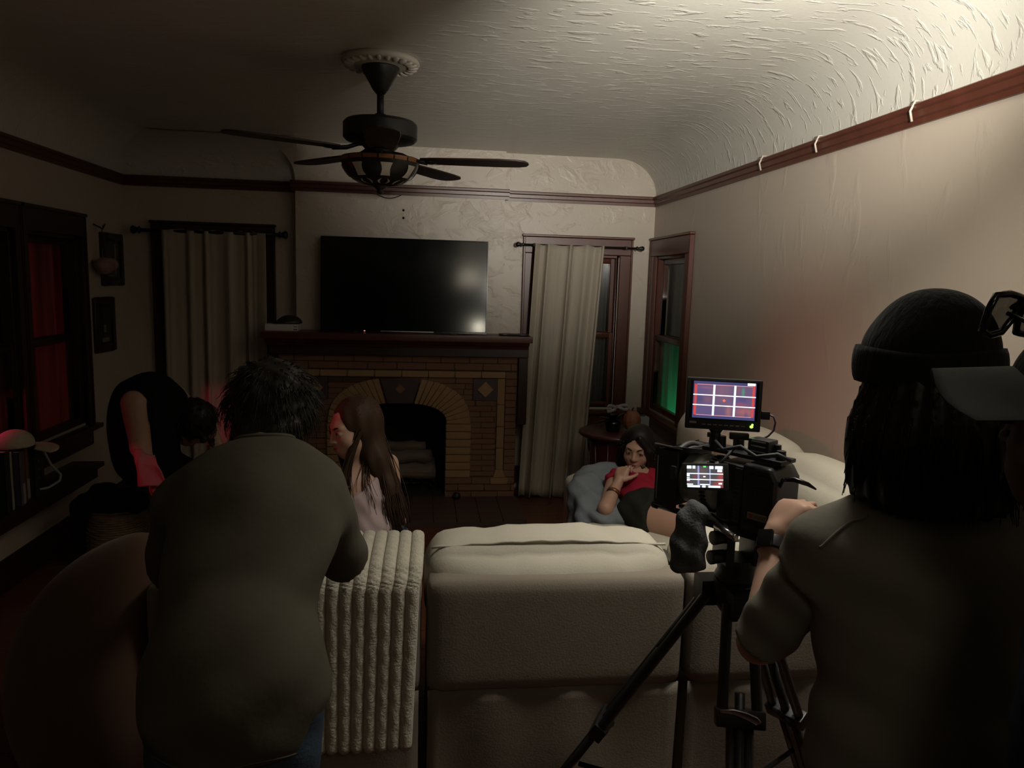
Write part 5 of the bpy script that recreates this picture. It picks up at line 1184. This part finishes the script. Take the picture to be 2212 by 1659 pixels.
for _ in range(420):
    t = R_.uniform(-PI*1.05, .28*PI*.5); z0 = R_.uniform(-.10, .03); p = project(f, hd+V((.14*math.cos(t), -.03+.14*math.sin(t), z0)), -.003, 6); o = V((math.cos(t), math.sin(t), 0)); L_ = R_.uniform(.06, .13)
    L_ = min(L_, p.z-1.300); fl_o = R_.uniform(.2, 1.2); pts = [p+V((0, 0, -L_*i/6))+o*(.010*fl_o*(i/6)**1.6+.003)+V((R_.normal()*.002, R_.normal()*.002, 0))*i/6 for i in range(7)]; mb.tube(pts, [.0026*(1-.7*i/6) for i in range(7)], 4)
solid('hair', M['hair_black'], po, f, (.68, .98, 1.26), (1.1, 1.40, 1.58), .007, extra=mb)

# --- person in the cap at the right edge
pc = thing('person', 'person in navy shirt and grey-brimmed cap at the right edge, face in shadow', 'person', (.84, .66, 0))
hd = V((.787, .765, 1.508)); Bh = basis((-.46, .88, -.03)); nk = V((.83, .73, 1.36)); ch = V((.85, .69, 1.14)); pel = V((.88, .67, .88))
rt_b = basis((-.80, .60, 0))
rt = rt_b @ V((1, 0, 0)); Bt = bodyframe(pel, nk, rt)
shL, shR = nk-rt*.165+V((0, 0, -.115)), nk+rt*.135+V((0, 0, -.12)); elL, elR = shL+V((-.035, .03, -.28)), shR+V((.05, .05, -.28)); wrL, wrR = elL+V((.02, .05, -.23)), elR+V((.0, .06, -.23))
tors = [ell(ch, (.18, .12, .20), Bt), ell(ch+V((0, 0, .09)), (.18, .10, .09), Bt), ell((pel+ch)/2, (.165, .125, .2), Bt), ell(pel, (.165, .13, .13), Bt)]
arms = [C(shL, elL, .058, .045), C(shR, elR, .058, .045)]; fore = [C(elL, wrL, .043, .028), C(elR, wrR, .043, .028)]
legs_ = []
for sg in (-1, 1):
    h0 = pel+rt*.09*sg-V((0, 0, .05)); legs_ += [C(h0, h0+V((0, 0, -.38)), .09, .062), C(h0+V((0, 0, -.38)), V((h0.x, h0.y-.02, .09)), .06, .046)]
bodyf = inflate(merge(tors+arms+fore+legs_+[C(nk-V((0, 0, .03)), hd-V((0, 0, .03)), .062, .058), head_prims(hd, Bh)], .025), -.004)
hands = [hand_prims(wrL, wrL-elL, (0, 0, 1), 1), hand_prims(wrR, wrR-elR, (0, 0, 1), -1)]
bodyf = (lambda a_, h_: lambda P: smin(smin(a_(P), h_[0](P), .008), h_[1](P), .008))(bodyf, hands)
M['skin_shaded'] = mat('shaded_skin', (0.10, 0.055, 0.038), 0.6, spec=.2)  # shadow over the face is put into this dark skin colour
solid('body', M['skin_shaded'], pc, bodyf, (.40, .30, .03), (1.25, 1.12, 1.66), .009)
face(pc, hd, Bh, dark=True)
shirt = merge([inflate(q, .018) for q in tors]+[C(ch+V((0, 0, .05)), shL, .12, .070), C(ch+V((0, 0, .05)), shR, .12, .070), C(nk-V((0, 0, .05)), shL, .055, .05), C(nk-V((0, 0, .05)), shR, .055, .05), ell(pel-V((0, 0, .05)), (.19, .15, .15), Bt)], .045)
slv = [sl(shL, elL, .8, .074, .072), sl(shR, elR, .8, .074, .072)]
shirt = (lambda a_, b_: lambda P: smin(smin(a_(P), b_[0](P), .02), b_[1](P), .02))(shirt, slv)
shirt = cut(shirt, (0, 0, .74), (0, 0, -1), .004); shirt = subtract(shirt, ell(nk+V((0, .01, .05)), (.07, .07, .075)), .01)
shirt = wrinkle(shirt, lambda P: .004*np.sin(P[:, 0]*40+P[:, 2]*44+2*np.sin(P[:, 2]*13))+.0025*np.sin(P[:, 2]*80-P[:, 1]*30))
solid('t_shirt', M['navy'], pc, shirt, (.42, .30, .70), (1.25, 1.0, 1.42), .008)
# grey printed panel on the sleeve with dark script strokes
su, sv = 18, 14
def pp(u, v): return project(shirt, V((.575-.055*u+.03*v*(1-u), .62+.05*(v-.5), 1.255-.12*u-.012*v)), .0015)
pg_ = MB().grid(su, 8, lambda u, v: pp(u, .15+.7*v)); pgo = pg_.build('print_panel', M['print_grey'], pc, smooth=True)
mb = MB()
for k_, u0 in enumerate((.22, .34, .44, .58, .70, .82)):
    pts = [project(shirt, V(pp(u0+.05*math.sin(i*1.3+k_)*.6, .30+.42*i/8)), .0022) for i in range(9)]; mb.tube(pts, .0016, 5)
mb.build('print_lettering', M['black_cloth'], pgo, smooth=True)
trou = merge([inflate(q, .012) for q in legs_]+[inflate(ell(pel, (.165, .13, .13), Bt), .006)], .03); trou = cut(cut(trou, (0, 0, .07), (0, 0, -1)), (0, 0, .93), (0, 0, 1))
solid('trousers', M['black_cloth'], pc, trou, (.55, .40, .04), (1.15, .95, 1.0), .012)
shoes(pc, M['black'], tuple((pel.x+rt.x*.09*sg, pel.y+rt.y*.09*sg-.02, 0) for sg in (-1, 1)), (-.8, .6, 0))
solid('hair', M['hair_black'], pc, subtract(cut(ell(tuple(hd+Bh @ V((0, -.03, -.0))), (.088, .085, .10), Bh), tuple(hd+V((0, 0, .05))), (0, 0, 1)), ell(tuple(hd+Bh @ V((0, .11, -.05))), (.1, .12, .11), Bh), .01), (.5, .5, 1.35), (1.0, 1.0, 1.62), .007)
Bc = basis((-.84, .54, .05))
f = cut(ell(tuple(hd+Bc @ V((0, -.012, .045))), (.090, .108, .092), Bc), tuple(hd+Bc @ V((0, 0, .045))), tuple(Bc @ V((0, 0, -1))))
cp = solid('cap', M['beanie'], pc, f, (.55, .55, 1.5), (.95, 1.0, 1.68), .006)
def brim(u, v):
    t = (u-.5)*2; x = .084*t*(1-.10*v); y_ = .078*math.sqrt(max(0, 1-.72*t*t))+.100*v*(1+.22*t*t-.32*t**6); z_ = .064-.046*t*t-.016*v; return hd+Bc @ V((x, y_, z_))
MB().grid(25, 10, brim).build('brim', M['cap_grey'], cp, smooth=True, solid=.004)
# sunglasses on the cap
M['lens'] = bpy.data.materials.new('smoked_lens'); M['lens'].use_nodes = True; ln_t = M['lens'].node_tree; lb = ln_t.nodes['Principled BSDF']; lb.inputs['Base Color'].default_value = (.03, .03, .03, 1); lb.inputs['Roughness'].default_value = .12; lt_ = ln_t.nodes.new('ShaderNodeBsdfTransparent'); lt_.inputs[0].default_value = (.45, .44, .42, 1); lm = ln_t.nodes.new('ShaderNodeMixShader'); lm.inputs[0].default_value = .75
ln_t.links.new(lb.outputs[0], lm.inputs[1]); ln_t.links.new(lt_.outputs[0], lm.inputs[2]); ln_t.links.new(lm.outputs[0], ln_t.nodes['Material Output'].inputs[0])
sg = thing('sunglasses', 'black-framed sunglasses pushed up on the grey cap', 'sunglasses', (.682, .785, 1.62))
Bs = basis((-.42, .90, .30))
for sx in (-1, 1):
    c = V((.682, .785, 1.640))+Bs @ V((sx*.036, 0, 0)); out = [(-.027, .017), (.0, .020), (.026, .018), (.029, .004), (.024, -.016), (.006, -.022), (-.016, -.019), (-.026, -.004)]
    ring = [c+Bs @ V((sx*x*1.15, -.10*x*x*8, z*1.2)) for x, z in out]; ring2 = []
    for i in range(len(ring)): ring2 += [ring[i], ring[i].lerp(ring[(i+1) % len(ring)], .5)]
    MB().tube(ring2, .0040, 8, closed=True).build('rim', M['gloss_black'], sg, smooth=True)
    MB().add([c+Bs @ V((0, .002, 0))]+ring, [(0, i+1, (i+1) % len(ring)+1) for i in range(len(ring))]).build('lens', M['lens'], sg, smooth=True, solid=.0012)
    MB().tube([c+Bs @ V((sx*.033, -.02, .008)), c+Bs @ V((sx*.040, -.07, .004)), c+Bs @ V((sx*.038, -.12, -.012))], .0026, 6).build('temple', M['gloss_black'], sg, smooth=True)
MB().tube([V((.682, .785, 1.640))+Bs @ V((-.009, .004, .006)), V((.682, .785, 1.640))+Bs @ V((0, .006, .010)), V((.682, .785, 1.640))+Bs @ V((.009, .004, .006))], .0028, 6).build('bridge', M['gloss_black'], sg, smooth=True)

# --- long-haired girl sitting on the sofa, head turned
pg = thing('person', 'person with very long brown hair and pale pink top on the sofa, looking left', 'person', (-.18, 2.9, 0))
hd = V((-.268, 2.905, 1.072)); Bh = basis((-.83, -.50, -.20), (-.10, 0, 1)); nk = V((-.245, 2.925, .945)); ch = V((-.215, 2.905, .81)); pel = V((-.172, 2.87, .585))
rt = V((.72, .69, 0)).normalized(); Bt = bodyframe(pel, nk, rt)
shL, shR = nk-rt*.142+V((.01, -.005, -.045)), nk+rt*.150+V((0, 0, -.048)); elL, elR = shL+V((-.06, .10, -.24)), shR+V((.035, .03, -.26)); wrL, wrR = elL+V((.02, .20, -.06)), elR+V((-.08, .20, -.03))
tors = [ell(ch, (.125, .082, .13), Bt), ell(nk+V((.008, -.006, -.075)), (.128, .066, .058), Bt), ell(V((-.185, 2.885, .68)), (.105, .078, .11), Bt), ell(pel, (.135, .105, .105), Bt)]
arms = [C(shL, elL, .042, .034), C(shR, elR, .042, .034)]; fore = [C(elL, wrL, .033, .022), C(elR, wrR, .033, .022)]
hipL, hipR = pel-rt*.075, pel+rt*.075; fw_ = V((-.47, .88, 0)); knL, knR = hipL+fw_*.40+V((0, 0, .03)), hipR+fw_*.40+V((.05, 0, .03))
legs_ = [C(hipL, knL, .078, .052), C(knL, knL+V((-.01, .03, -.50)), .05, .034), C(hipR, knR, .078, .052), C(knR, knR+V((.01, .03, -.50)), .05, .034)]
feet_ = [ell(tuple(k_+V((-.03, .09, -.545))), (.035, .10, .03)) for k_ in (knL, knR)]
bodyf = merge(tors+arms+fore+legs_+feet_+[C(nk-V((0, 0, .03)), hd+Bh @ V((0, -.012, -.05)), .045, .043)], .022)
hands = [hand_prims(wrL, (.1, .9, -.2), (0, 0, 1), 1, s=.9), hand_prims(wrR, (-.3, .9, -.1), (0, 0, 1), -1, s=.9)]
hf = head_prims(hd, Bh, .96, ears=False)
bodyf = (lambda a_, h_, q_: lambda P: smin(smin(smin(a_(P), q_(P), .012), h_[0](P), .006), h_[1](P), .006))(bodyf, hands, hf)
solid('body', M['skin_pale'], pg, bodyf, (-.62, 2.70, .02), (.18, 3.55, 1.22), .0045, relax=1)
face(pg, hd, Bh, .96)
top = merge([inflate(q, .008) for q in tors[:3]]+[ell(V((-.178, 2.88, .66)), (.118, .09, .12), Bt)], .03)
top = cut(top, (0, 0, .625), (.12, 0, -1), .003)
top = cut(top, tuple(nk+V((0, 0, -.070))), (-.55, -.35, 1), .004)
top = wrinkle(top, lambda P: .0035*np.sin(P[:, 2]*75+P[:, 0]*45+2*np.sin(P[:, 0]*30))*np.clip((P[:, 0]+.30)*6, .2, 1))
solid('top', M['pink_top'], pg, top, (-.40, 2.72, .58), (.02, 3.08, .95), .005)
for s0 in (-.085, -.045, .07):
    pts = [project(bodyf, nk+rt*(s0+.012*math.sin(PI*t))+V((0, -.06*math.sin(PI*min(1, t*.75+.25))+(.035 if t < .1 else -.02), -.015-.115*t)), .003) for t in np.linspace(0, 1, 10)]; MB().tube(pts, .0055, 6).build('strap', M['pink_top'], pg, smooth=True)
MB().tube([project(top, V((-.18+.125*math.cos(t), 2.88+.10*math.sin(t), .635+.012*math.cos(t))), .0008) for t in np.linspace(-PI, PI, 40)], .0022, 5).build('hem', M['pink_top'], pg, smooth=True)
sho = merge([inflate(q, .010) for q in (tors[3],)]+[cut(inflate(C(a_, b_, .078, .066), .010), a_.lerp(b_, .5), b_-a_) for a_, b_ in ((hipL, knL), (hipR, knR))], .03)
solid('shorts', M['denim'], pg, cut(sho, (0, 0, .600), (0, -.1, 1)), (-.5, 2.7, .42), (.15, 3.25, .70), .008)
# hair: cap plus long locks falling down the back
f = union([ell(tuple(hd+Bh @ V((0, -.028, .030))), (.085, .100, .094), Bh), C(hd+Bh @ V((.02, -.06, -.01)), V((-.185, 2.90, .95)), .072, .052), C(V((-.185, 2.90, .95)), V((-.128, 2.885, .84)), .048, .042), C(V((-.128, 2.885, .84)), V((-.100, 2.86, .68)), .040, .020)], .035)
f = subtract(f, ell(tuple(hd+Bh @ V((-.012, .098, -.028))), (.068, .072, .098), Bh), .010)
f = wrinkle(f, lambda P: .003*np.sin(P[:, 0]*110+P[:, 2]*22)*np.sin(P[:, 1]*60+1))
R_ = np.random.RandomState(21); mb = MB()
def lock(p0, p1, p2, p3, r0, wv):
    pts = []
    for i in range(13):
        t = i/12; q = p0*(1-t)**3+p1*3*t*(1-t)**2+p2*3*t*t*(1-t)+p3*t**3; pts.append(q+V((wv*math.sin(t*9+r0*9e3), wv*math.cos(t*8), 0))*t)
    mb.tube(pts, [r0*(1.05-.75*(i/12)**2) for i in range(13)], 4)
for _ in range(330):
    a_ = R_.uniform(0, 1); root = project(f, tuple(hd+Bh @ V((R_.uniform(-.06, .08), R_.uniform(-.10, .03), .10*R_.uniform(.3, 1)))), 0, 6)
    e = R_.normal(size=3)*.018; zz = R_.uniform(.64, .74); tip = V((-.092+e[0]*1.2, 2.83+e[1], zz))
    side = hd+Bh @ V((.02+.05*a_, -.095-.03*R_.uniform(), .02)); low = V((-.150+.050*a_+e[0]*1.1, 2.865+e[1], .89)); lock(root, side, low, tip, R_.uniform(.002, .0034), .004)
for _ in range(60):
    e = R_.normal(size=3)*.010; root = hd+Bh @ V((-.05+e[0], -.02+e[1], .07)); lock(root, hd+Bh @ V((-.088+e[0], -.015+e[1], -.02)), V((-.325+e[0], 2.845+e[1], .97)), V((-.285+e[0]*1.2, 2.785+e[1], .80+e[2]*3)), R_.uniform(.0018, .003), .003)
for _ in range(26):
    e = R_.normal(size=3)*.008; root = hd+Bh @ V((.02+e[0], -.075, -.02)); lock(root, hd+Bh @ V((.0+e[0], -.09, -.09)), V((-.250+e[0], 2.825+e[1], .93)), V((-.215+e[0]*2.5, 2.80+e[1], .80+e[2]*4)), R_.uniform(.0018, .0028), .003)
for _ in range(40):
    e = R_.normal(size=3)*.008; root = hd+Bh @ V((.055+e[0], .03, .06)); lock(root, hd+Bh @ V((.085+e[0], .045, .0)), hd+Bh @ V((.080+e[0], .055, -.08)), hd+Bh @ V((.070+e[0]*2, .045, -.16+e[2]*2)), R_.uniform(.0018, .003), .002)
solid('hair', M['hair_brown'], pg, f, (-.46, 2.70, .60), (-.02, 3.10, 1.22), .006, extra=mb)

# --- woman in the red top reclining on the right leg of the sofa
pw = thing('person', 'person with black hair in a crimson top reclining with chin on fist', 'person', (1.13, 3.5, .5))
hd = V((1.134, 3.72, .805)); Bh = basis((-.46, -.86, -.17), (.05, 0, 1)); nk = V((1.142, 3.735, .685)); ch = V((1.135, 3.62, .610)); pel = V((1.105, 3.40, .555))
rt = V((-.94, -.10, -.10)).normalized(); Bt = bodyframe(pel, nk, rt)
shR, shL = V((1.008, 3.665, .655)), V((1.285, 3.68, .665)); elR, wrR = V((.900, 3.43, .570)), V((.985, 3.535, .672)); elL, wrL = V((1.40, 3.50, .60)), V((1.30, 3.33, .66))
tors = [ell(ch, (.128, .088, .13), Bt), ell(nk.lerp(ch, .45), (.130, .068, .06), Bt), ell(ch.lerp(pel, .5), (.112, .085, .12), Bt), ell(pel, (.140, .108, .11), Bt)]
arms = [C(shR, elR, .045, .037), C(shL, elL, .045, .037)]; fore = [C(elR, wrR, .036, .0235), C(elL, wrL, .036, .0235)]
hip1, kn1 = V((1.165, 3.34, .590)), V((1.42, 3.08, .640)); hip2, kn2 = V((1.10, 3.32, .545)), V((1.40, 2.98, .575))
legs_ = [C(hip1, kn1, .098, .060), C(kn1, V((1.50, 2.75, .545)), .056, .036), C(hip2, kn2, .090, .056), C(kn2, V((1.25, 2.78, .53)), .054, .036)]
feet_ = [ell((1.50, 2.66, .545), (.032, .10, .035)), ell((1.19, 2.70, .53), (.05, .09, .03))]
bodyf = merge(tors+arms+fore+legs_+feet_+[C(nk-V((0, .02, .03)), hd+V((0, 0, -.05)), .044, .043)], .02)
hands = [hand_prims(wrR, (.42, .42, .80), (-.70, -.60, .3), 1, (1.55, 1.75, 1.1), s=.90, spread=.02, thumb=.9), hand_prims(wrL, (-.5, -.8, -.1), (0, 0, 1), 1, (.3, .4, .3), s=.92)]
hf = head_prims(hd, Bh, .97, ears=False)
bodyf = (lambda a_, h_, q_: lambda P: smin(smin(smin(a_(P), q_(P), .012), h_[0](P), .005), h_[1](P), .005))(bodyf, hands, hf)
solid('body', M['skin'], pw, bodyf, (.80, 2.52, .44), (1.60, 3.86, .95), .0045, relax=1)
face(pw, hd, Bh, .97, gaze=(-.002, -.001))
top = merge([inflate(q, .009) for q in tors[:3]]+[inflate(cut(C(shR, elR, .045, .045), shR.lerp(elR, .16), elR-shR), .008), inflate(cut(C(shL, elL, .045, .042), shL.lerp(elL, .35), elL-shL), .008)], .025)
top = subtract(top, C(nk+V((-.01, -.07, .035)), nk+V((-.015, -.115, -.035)), .060, .020), .006); top = subtract(top, ell(nk+V((0, 0, .02)), (.055, .055, .05)), .006)
top = wrinkle(top, lambda P: .0035*np.sin(P[:, 2]*85+P[:, 0]*38+2*np.sin(P[:, 0]*26))+.002*np.sin(P[:, 0]*90+P[:, 1]*50))
solid('top', M['red_top'], pw, top, (.86, 3.35, .46), (1.45, 3.86, .80), .005)
for sx in (-1, 1):
    a = MB().grid(8, 3, lambda u, v, sx=sx: project(top, nk+V((-.012+sx*(.062-.045*u)+sx*.022*v, -.075-.03*u, .022-.062*u+.004*v)), .003)); a.build('collar', M['red_top'], pw, smooth=True, solid=.003)
sk = merge([inflate(tors[3], .013)]+[cut(inflate(C(h_, k_, .098, .088), .010), h_.lerp(k_, e_), (k_-h_)+V((-.1, 0, .12))) for h_, k_, e_ in ((hip1, kn1, .04), (hip2, kn2, .10))]+[ell(ch.lerp(pel, .8), (.13, .095, .07), Bt)], .03)
sk = wrinkle(sk, lambda P: .003*np.sin(P[:, 0]*60+P[:, 2]*50))
solid('shorts', M['olive_skirt'], pw, sk, (.95, 3.05, .42), (1.45, 3.55, .74), .006)
f = union([ell(tuple(hd+Bh @ V((0, -.026, .032))), (.088, .100, .092), Bh), C(hd+Bh @ V((-.072, -.01, .02)), hd+Bh @ V((-.088, .0, -.14)), .032, .030), C(hd+Bh @ V((.070, -.01, .02)), hd+Bh @ V((.088, -.02, -.14)), .034, .032), C(hd+Bh @ V((0, -.08, .0)), hd+Bh @ V((0, -.09, -.12)), .06, .05)], .025)
f = subtract(f, ell(tuple(hd+Bh @ V((.006, .105, -.030))), (.066, .074, .100), Bh), .008)
f = union([f, C(hd+Bh @ V((-.02, .075, .088)), hd+Bh @ V((-.070, .060, .015)), .016, .020), C(hd+Bh @ V((-.070, .060, .015)), hd+Bh @ V((-.082, .035, -.09)), .020, .018)], .015)
R_ = np.random.RandomState(31); mb = MB()
for _ in range(200):
    t = R_.uniform(-1, 1); sx = 1 if t > 0 else -1; p = hd+Bh @ V((sx*R_.uniform(.06, .10), R_.uniform(-.07, .045), R_.uniform(-.06, .05))); p = project(f, p, .0, 5)
    L_ = R_.uniform(.05, .10); dd = Bh @ V((sx*.08, 0, -1)); mb.tube([p+dd*L_*i/5+Bh @ V((sx*.004*math.sin(i), 0, 0)) for i in range(6)], [.0024*(1-.13*i) for i in range(6)], 4)
solid('hair', M['hair_black'], pw, f, (.96, 3.52, .60), (1.32, 3.90, .96), .006, extra=mb)
d = (wrR-elR).normalized(); bc = elR.lerp(wrR, .60)
M['bangle'] = mat('copper_bangle', (.22, .09, .05), .3, metal=.6); MB().lathe([(.0335, -.009), (.0355, -.009), (.0345, .009), (.0325, .009), (.0335, -.009)], bc, 24, frame(d.orthogonal().normalized(), d.cross(d.orthogonal().normalized()), d)).build('bangle', M['bangle'], pw, smooth=True)
pts = [project(bodyf, nk+V((-.01+.052*math.sin(t), -.052*math.cos(t), .012-.018*math.cos(t))), .0015) for t in np.linspace(-1.7, 1.7, 22)]; nl = MB().tube(pts, .0016, 5).build('choker', M['black_cloth'], pw, smooth=True)
MB().ellipsoid(project(bodyf, nk+V((-.012, -.056, -.012)), .004), (.008, .005, .008), None, 12, 8).build('pendant', M['bronze'], nl, smooth=True)

# --- person in black bent over at far left
pb_ = thing('person', 'person in a black sleeveless top bent forward beside the basket', 'person', (-1.42, 4.18, 0))
pel, ch, nk, hd = V((-1.50, 4.20, .62)), V((-1.49, 4.18, .90)), V((-1.37, 4.22, .950)), V((-1.275, 4.25, .815)); Bh = basis((.55, -.05, -.82), (.8, 0, .5))
s_ = (nk-pel).normalized(); f_ = s_.cross(V((0, -1, 0))).normalized(); Bt = frame(f_.cross(s_), f_, s_)
shR, shL = V((-1.505, 4.06, .965)), V((-1.40, 4.34, .97)); elR, elL = V((-1.475, 4.02, .735)), V((-1.22, 4.36, .76)); wrR, wrL = V((-1.40, 3.985, .58)), V((-1.12, 4.28, .62))
tors = [ell(ch, (.16, .14, .20), Bt), ell((pel+ch)/2, (.15, .14, .2), Bt), ell(pel, (.16, .15, .14), Bt)]
legs_ = [C(pel+V((0, -.09, -.02)), V((-1.30, 4.10, .50)), .09, .065), C((-1.30, 4.10, .50), (-1.36, 4.10, .08), .062, .045), C(pel+V((0, .09, -.02)), V((-1.28, 4.30, .50)), .09, .065), C((-1.28, 4.30, .50), (-1.34, 4.30, .08), .062, .045)]
arms = [C(shR, elR, .074, .050), C(shL, elL, .06, .045)]; fore = [C(elR, wrR, .045, .03), C(elL, wrL, .043, .028)]
hands = [hand_prims(wrR, wrR-elR, (-.3, -.9, .2), 1), hand_prims(wrL, wrL-elL, (0, 0, 1), -1)]
bodyf = merge([inflate(q, -.004) for q in tors+legs_]+arms+fore+[C(nk, hd, .055, .052), head_prims(hd, Bh)], .025)
bodyf = (lambda a_, h_: lambda P: smin(smin(a_(P), h_[0](P), .008), h_[1](P), .008))(bodyf, hands)
solid('body', M['skin'], pb_, bodyf, (-1.80, 3.85, .02), (-.95, 4.50, 1.12), .009)
top = merge([inflate(q, .02) for q in tors]+[C(ch+V((0, .0, .08)), nk, .12, .08), ell((-1.52, 4.11, 1.0), (.10, .08, .075)), ell((-1.60, 4.20, .82), (.10, .12, .24))], .05); top = subtract(top, inflate(C(shR, elR, .074, .05), .002), .01)
solid('top', M['black_cloth'], pb_, cut(top, (0, 0, .55), (0, 0, -1)), (-1.85, 3.9, .5), (-1.1, 4.55, 1.16), .01)
trou = merge([inflate(q, .014) for q in legs_+tors[2:]], .03); solid('trousers', M['black_cloth'], pb_, cut(cut(trou, (0, 0, .06), (0, 0, -1)), (0, 0, .66), (0, 0, 1)), (-1.75, 3.95, .03), (-1.1, 4.5, .75), .012)
shoes(pb_, M['black'], ((-1.37, 4.10, 0), (-1.35, 4.30, 0)), (1, 0, 0))
hair_mop(hd, Bh, (.10, .115, .105), 500, M['hair_black'], pb_, (-1.55, 4.0, .70), (-.95, 4.5, 1.12), .009, extra_prims=[C(hd+V((-.03, 0, .05)), hd+V((.07, -.02, -.12)), .09, .06)], lmax=.09, seed=9, strand_r=.002)
M['pink_cloth'] = mat('pink_towel', (0.42, 0.16, 0.17), 0.9, spec=.05, bump=.2, bscale=90)
def tow(u, v):
    x = -1.490+.135*u*(.72+.4*v)+.045*v+.012*math.sin(7*u+4*v); y_ = 3.965-.05*math.sin(PI*min(1, v*3)/2)-.018*math.sin(6*u)*v; z_ = .735-.185*v-.02*u*(1-v)+.01*math.sin(5*u); return (x, y_, z_)
tag(MB().grid(20, 22, tow).build('hand_towel', M['pink_cloth'], None, smooth=True, solid=.008), 'pink towel hanging over the forearm of the person in black', 'towel')
# standard lamp behind the crew, seen only as two glints in the television
lt = thing('floor_lamp', 'lit standard lamp behind the crew, seen as two glints in the television', 'lamp', (.40, -.5, 0))
MB().cyl((.40, -.5, .02), (.40, -.5, 2.28), .012, n=10).lathe([(.0005, 0), (.14, 0), (.14, .015), (.02, .025), (.0005, .025)], (.40, -.5, 0), 24).build('stand', M['plastic'], lt, smooth=True)
MB().tube([(.40, -.5, 1.5), (.46, -.5, 1.56), (.557, -.53, 1.62)], .007, 8).build('arm', M['plastic'], lt, smooth=True)
MB().lathe([(.035, -.08), (.05, -.06), (.06, .0), (.058, .0), (.046, -.055), (.0005, -.07)], (.557, -.5, 1.606), 24, frame((1, 0, 0), (0, 0, 1), (0, 1, 0))).build('reflector', M['plastic'], lt, smooth=True)
M['bulb'] = mat('bulb', (.8, .8, .7), emit=(1.0, .93, .72), estr=6.0); MB().ellipsoid((.557, -.47, 1.606), (.04, .02, .04), None, 14, 10).build('bulb', M['bulb'], lt, smooth=True)
light('reading_beam', 'SPOT', (.555, -.42, 1.604), (.40, 5.4, 1.318), 8, (1.0, .93, .72), spot_size=math.radians(14), spot_blend=.5, shadow_soft_size=.05)
M['shade'] = mat('lit_lamp_shade', (.5, .45, .38), emit=(1.0, .88, .66), estr=4.0); MB().lathe([(.17, 2.26), (.14, 2.48), (.137, 2.48), (.167, 2.26), (.17, 2.26)], (.40, -.5, 0), 28).build('lamp_shade', M['shade'], lt, smooth=True)
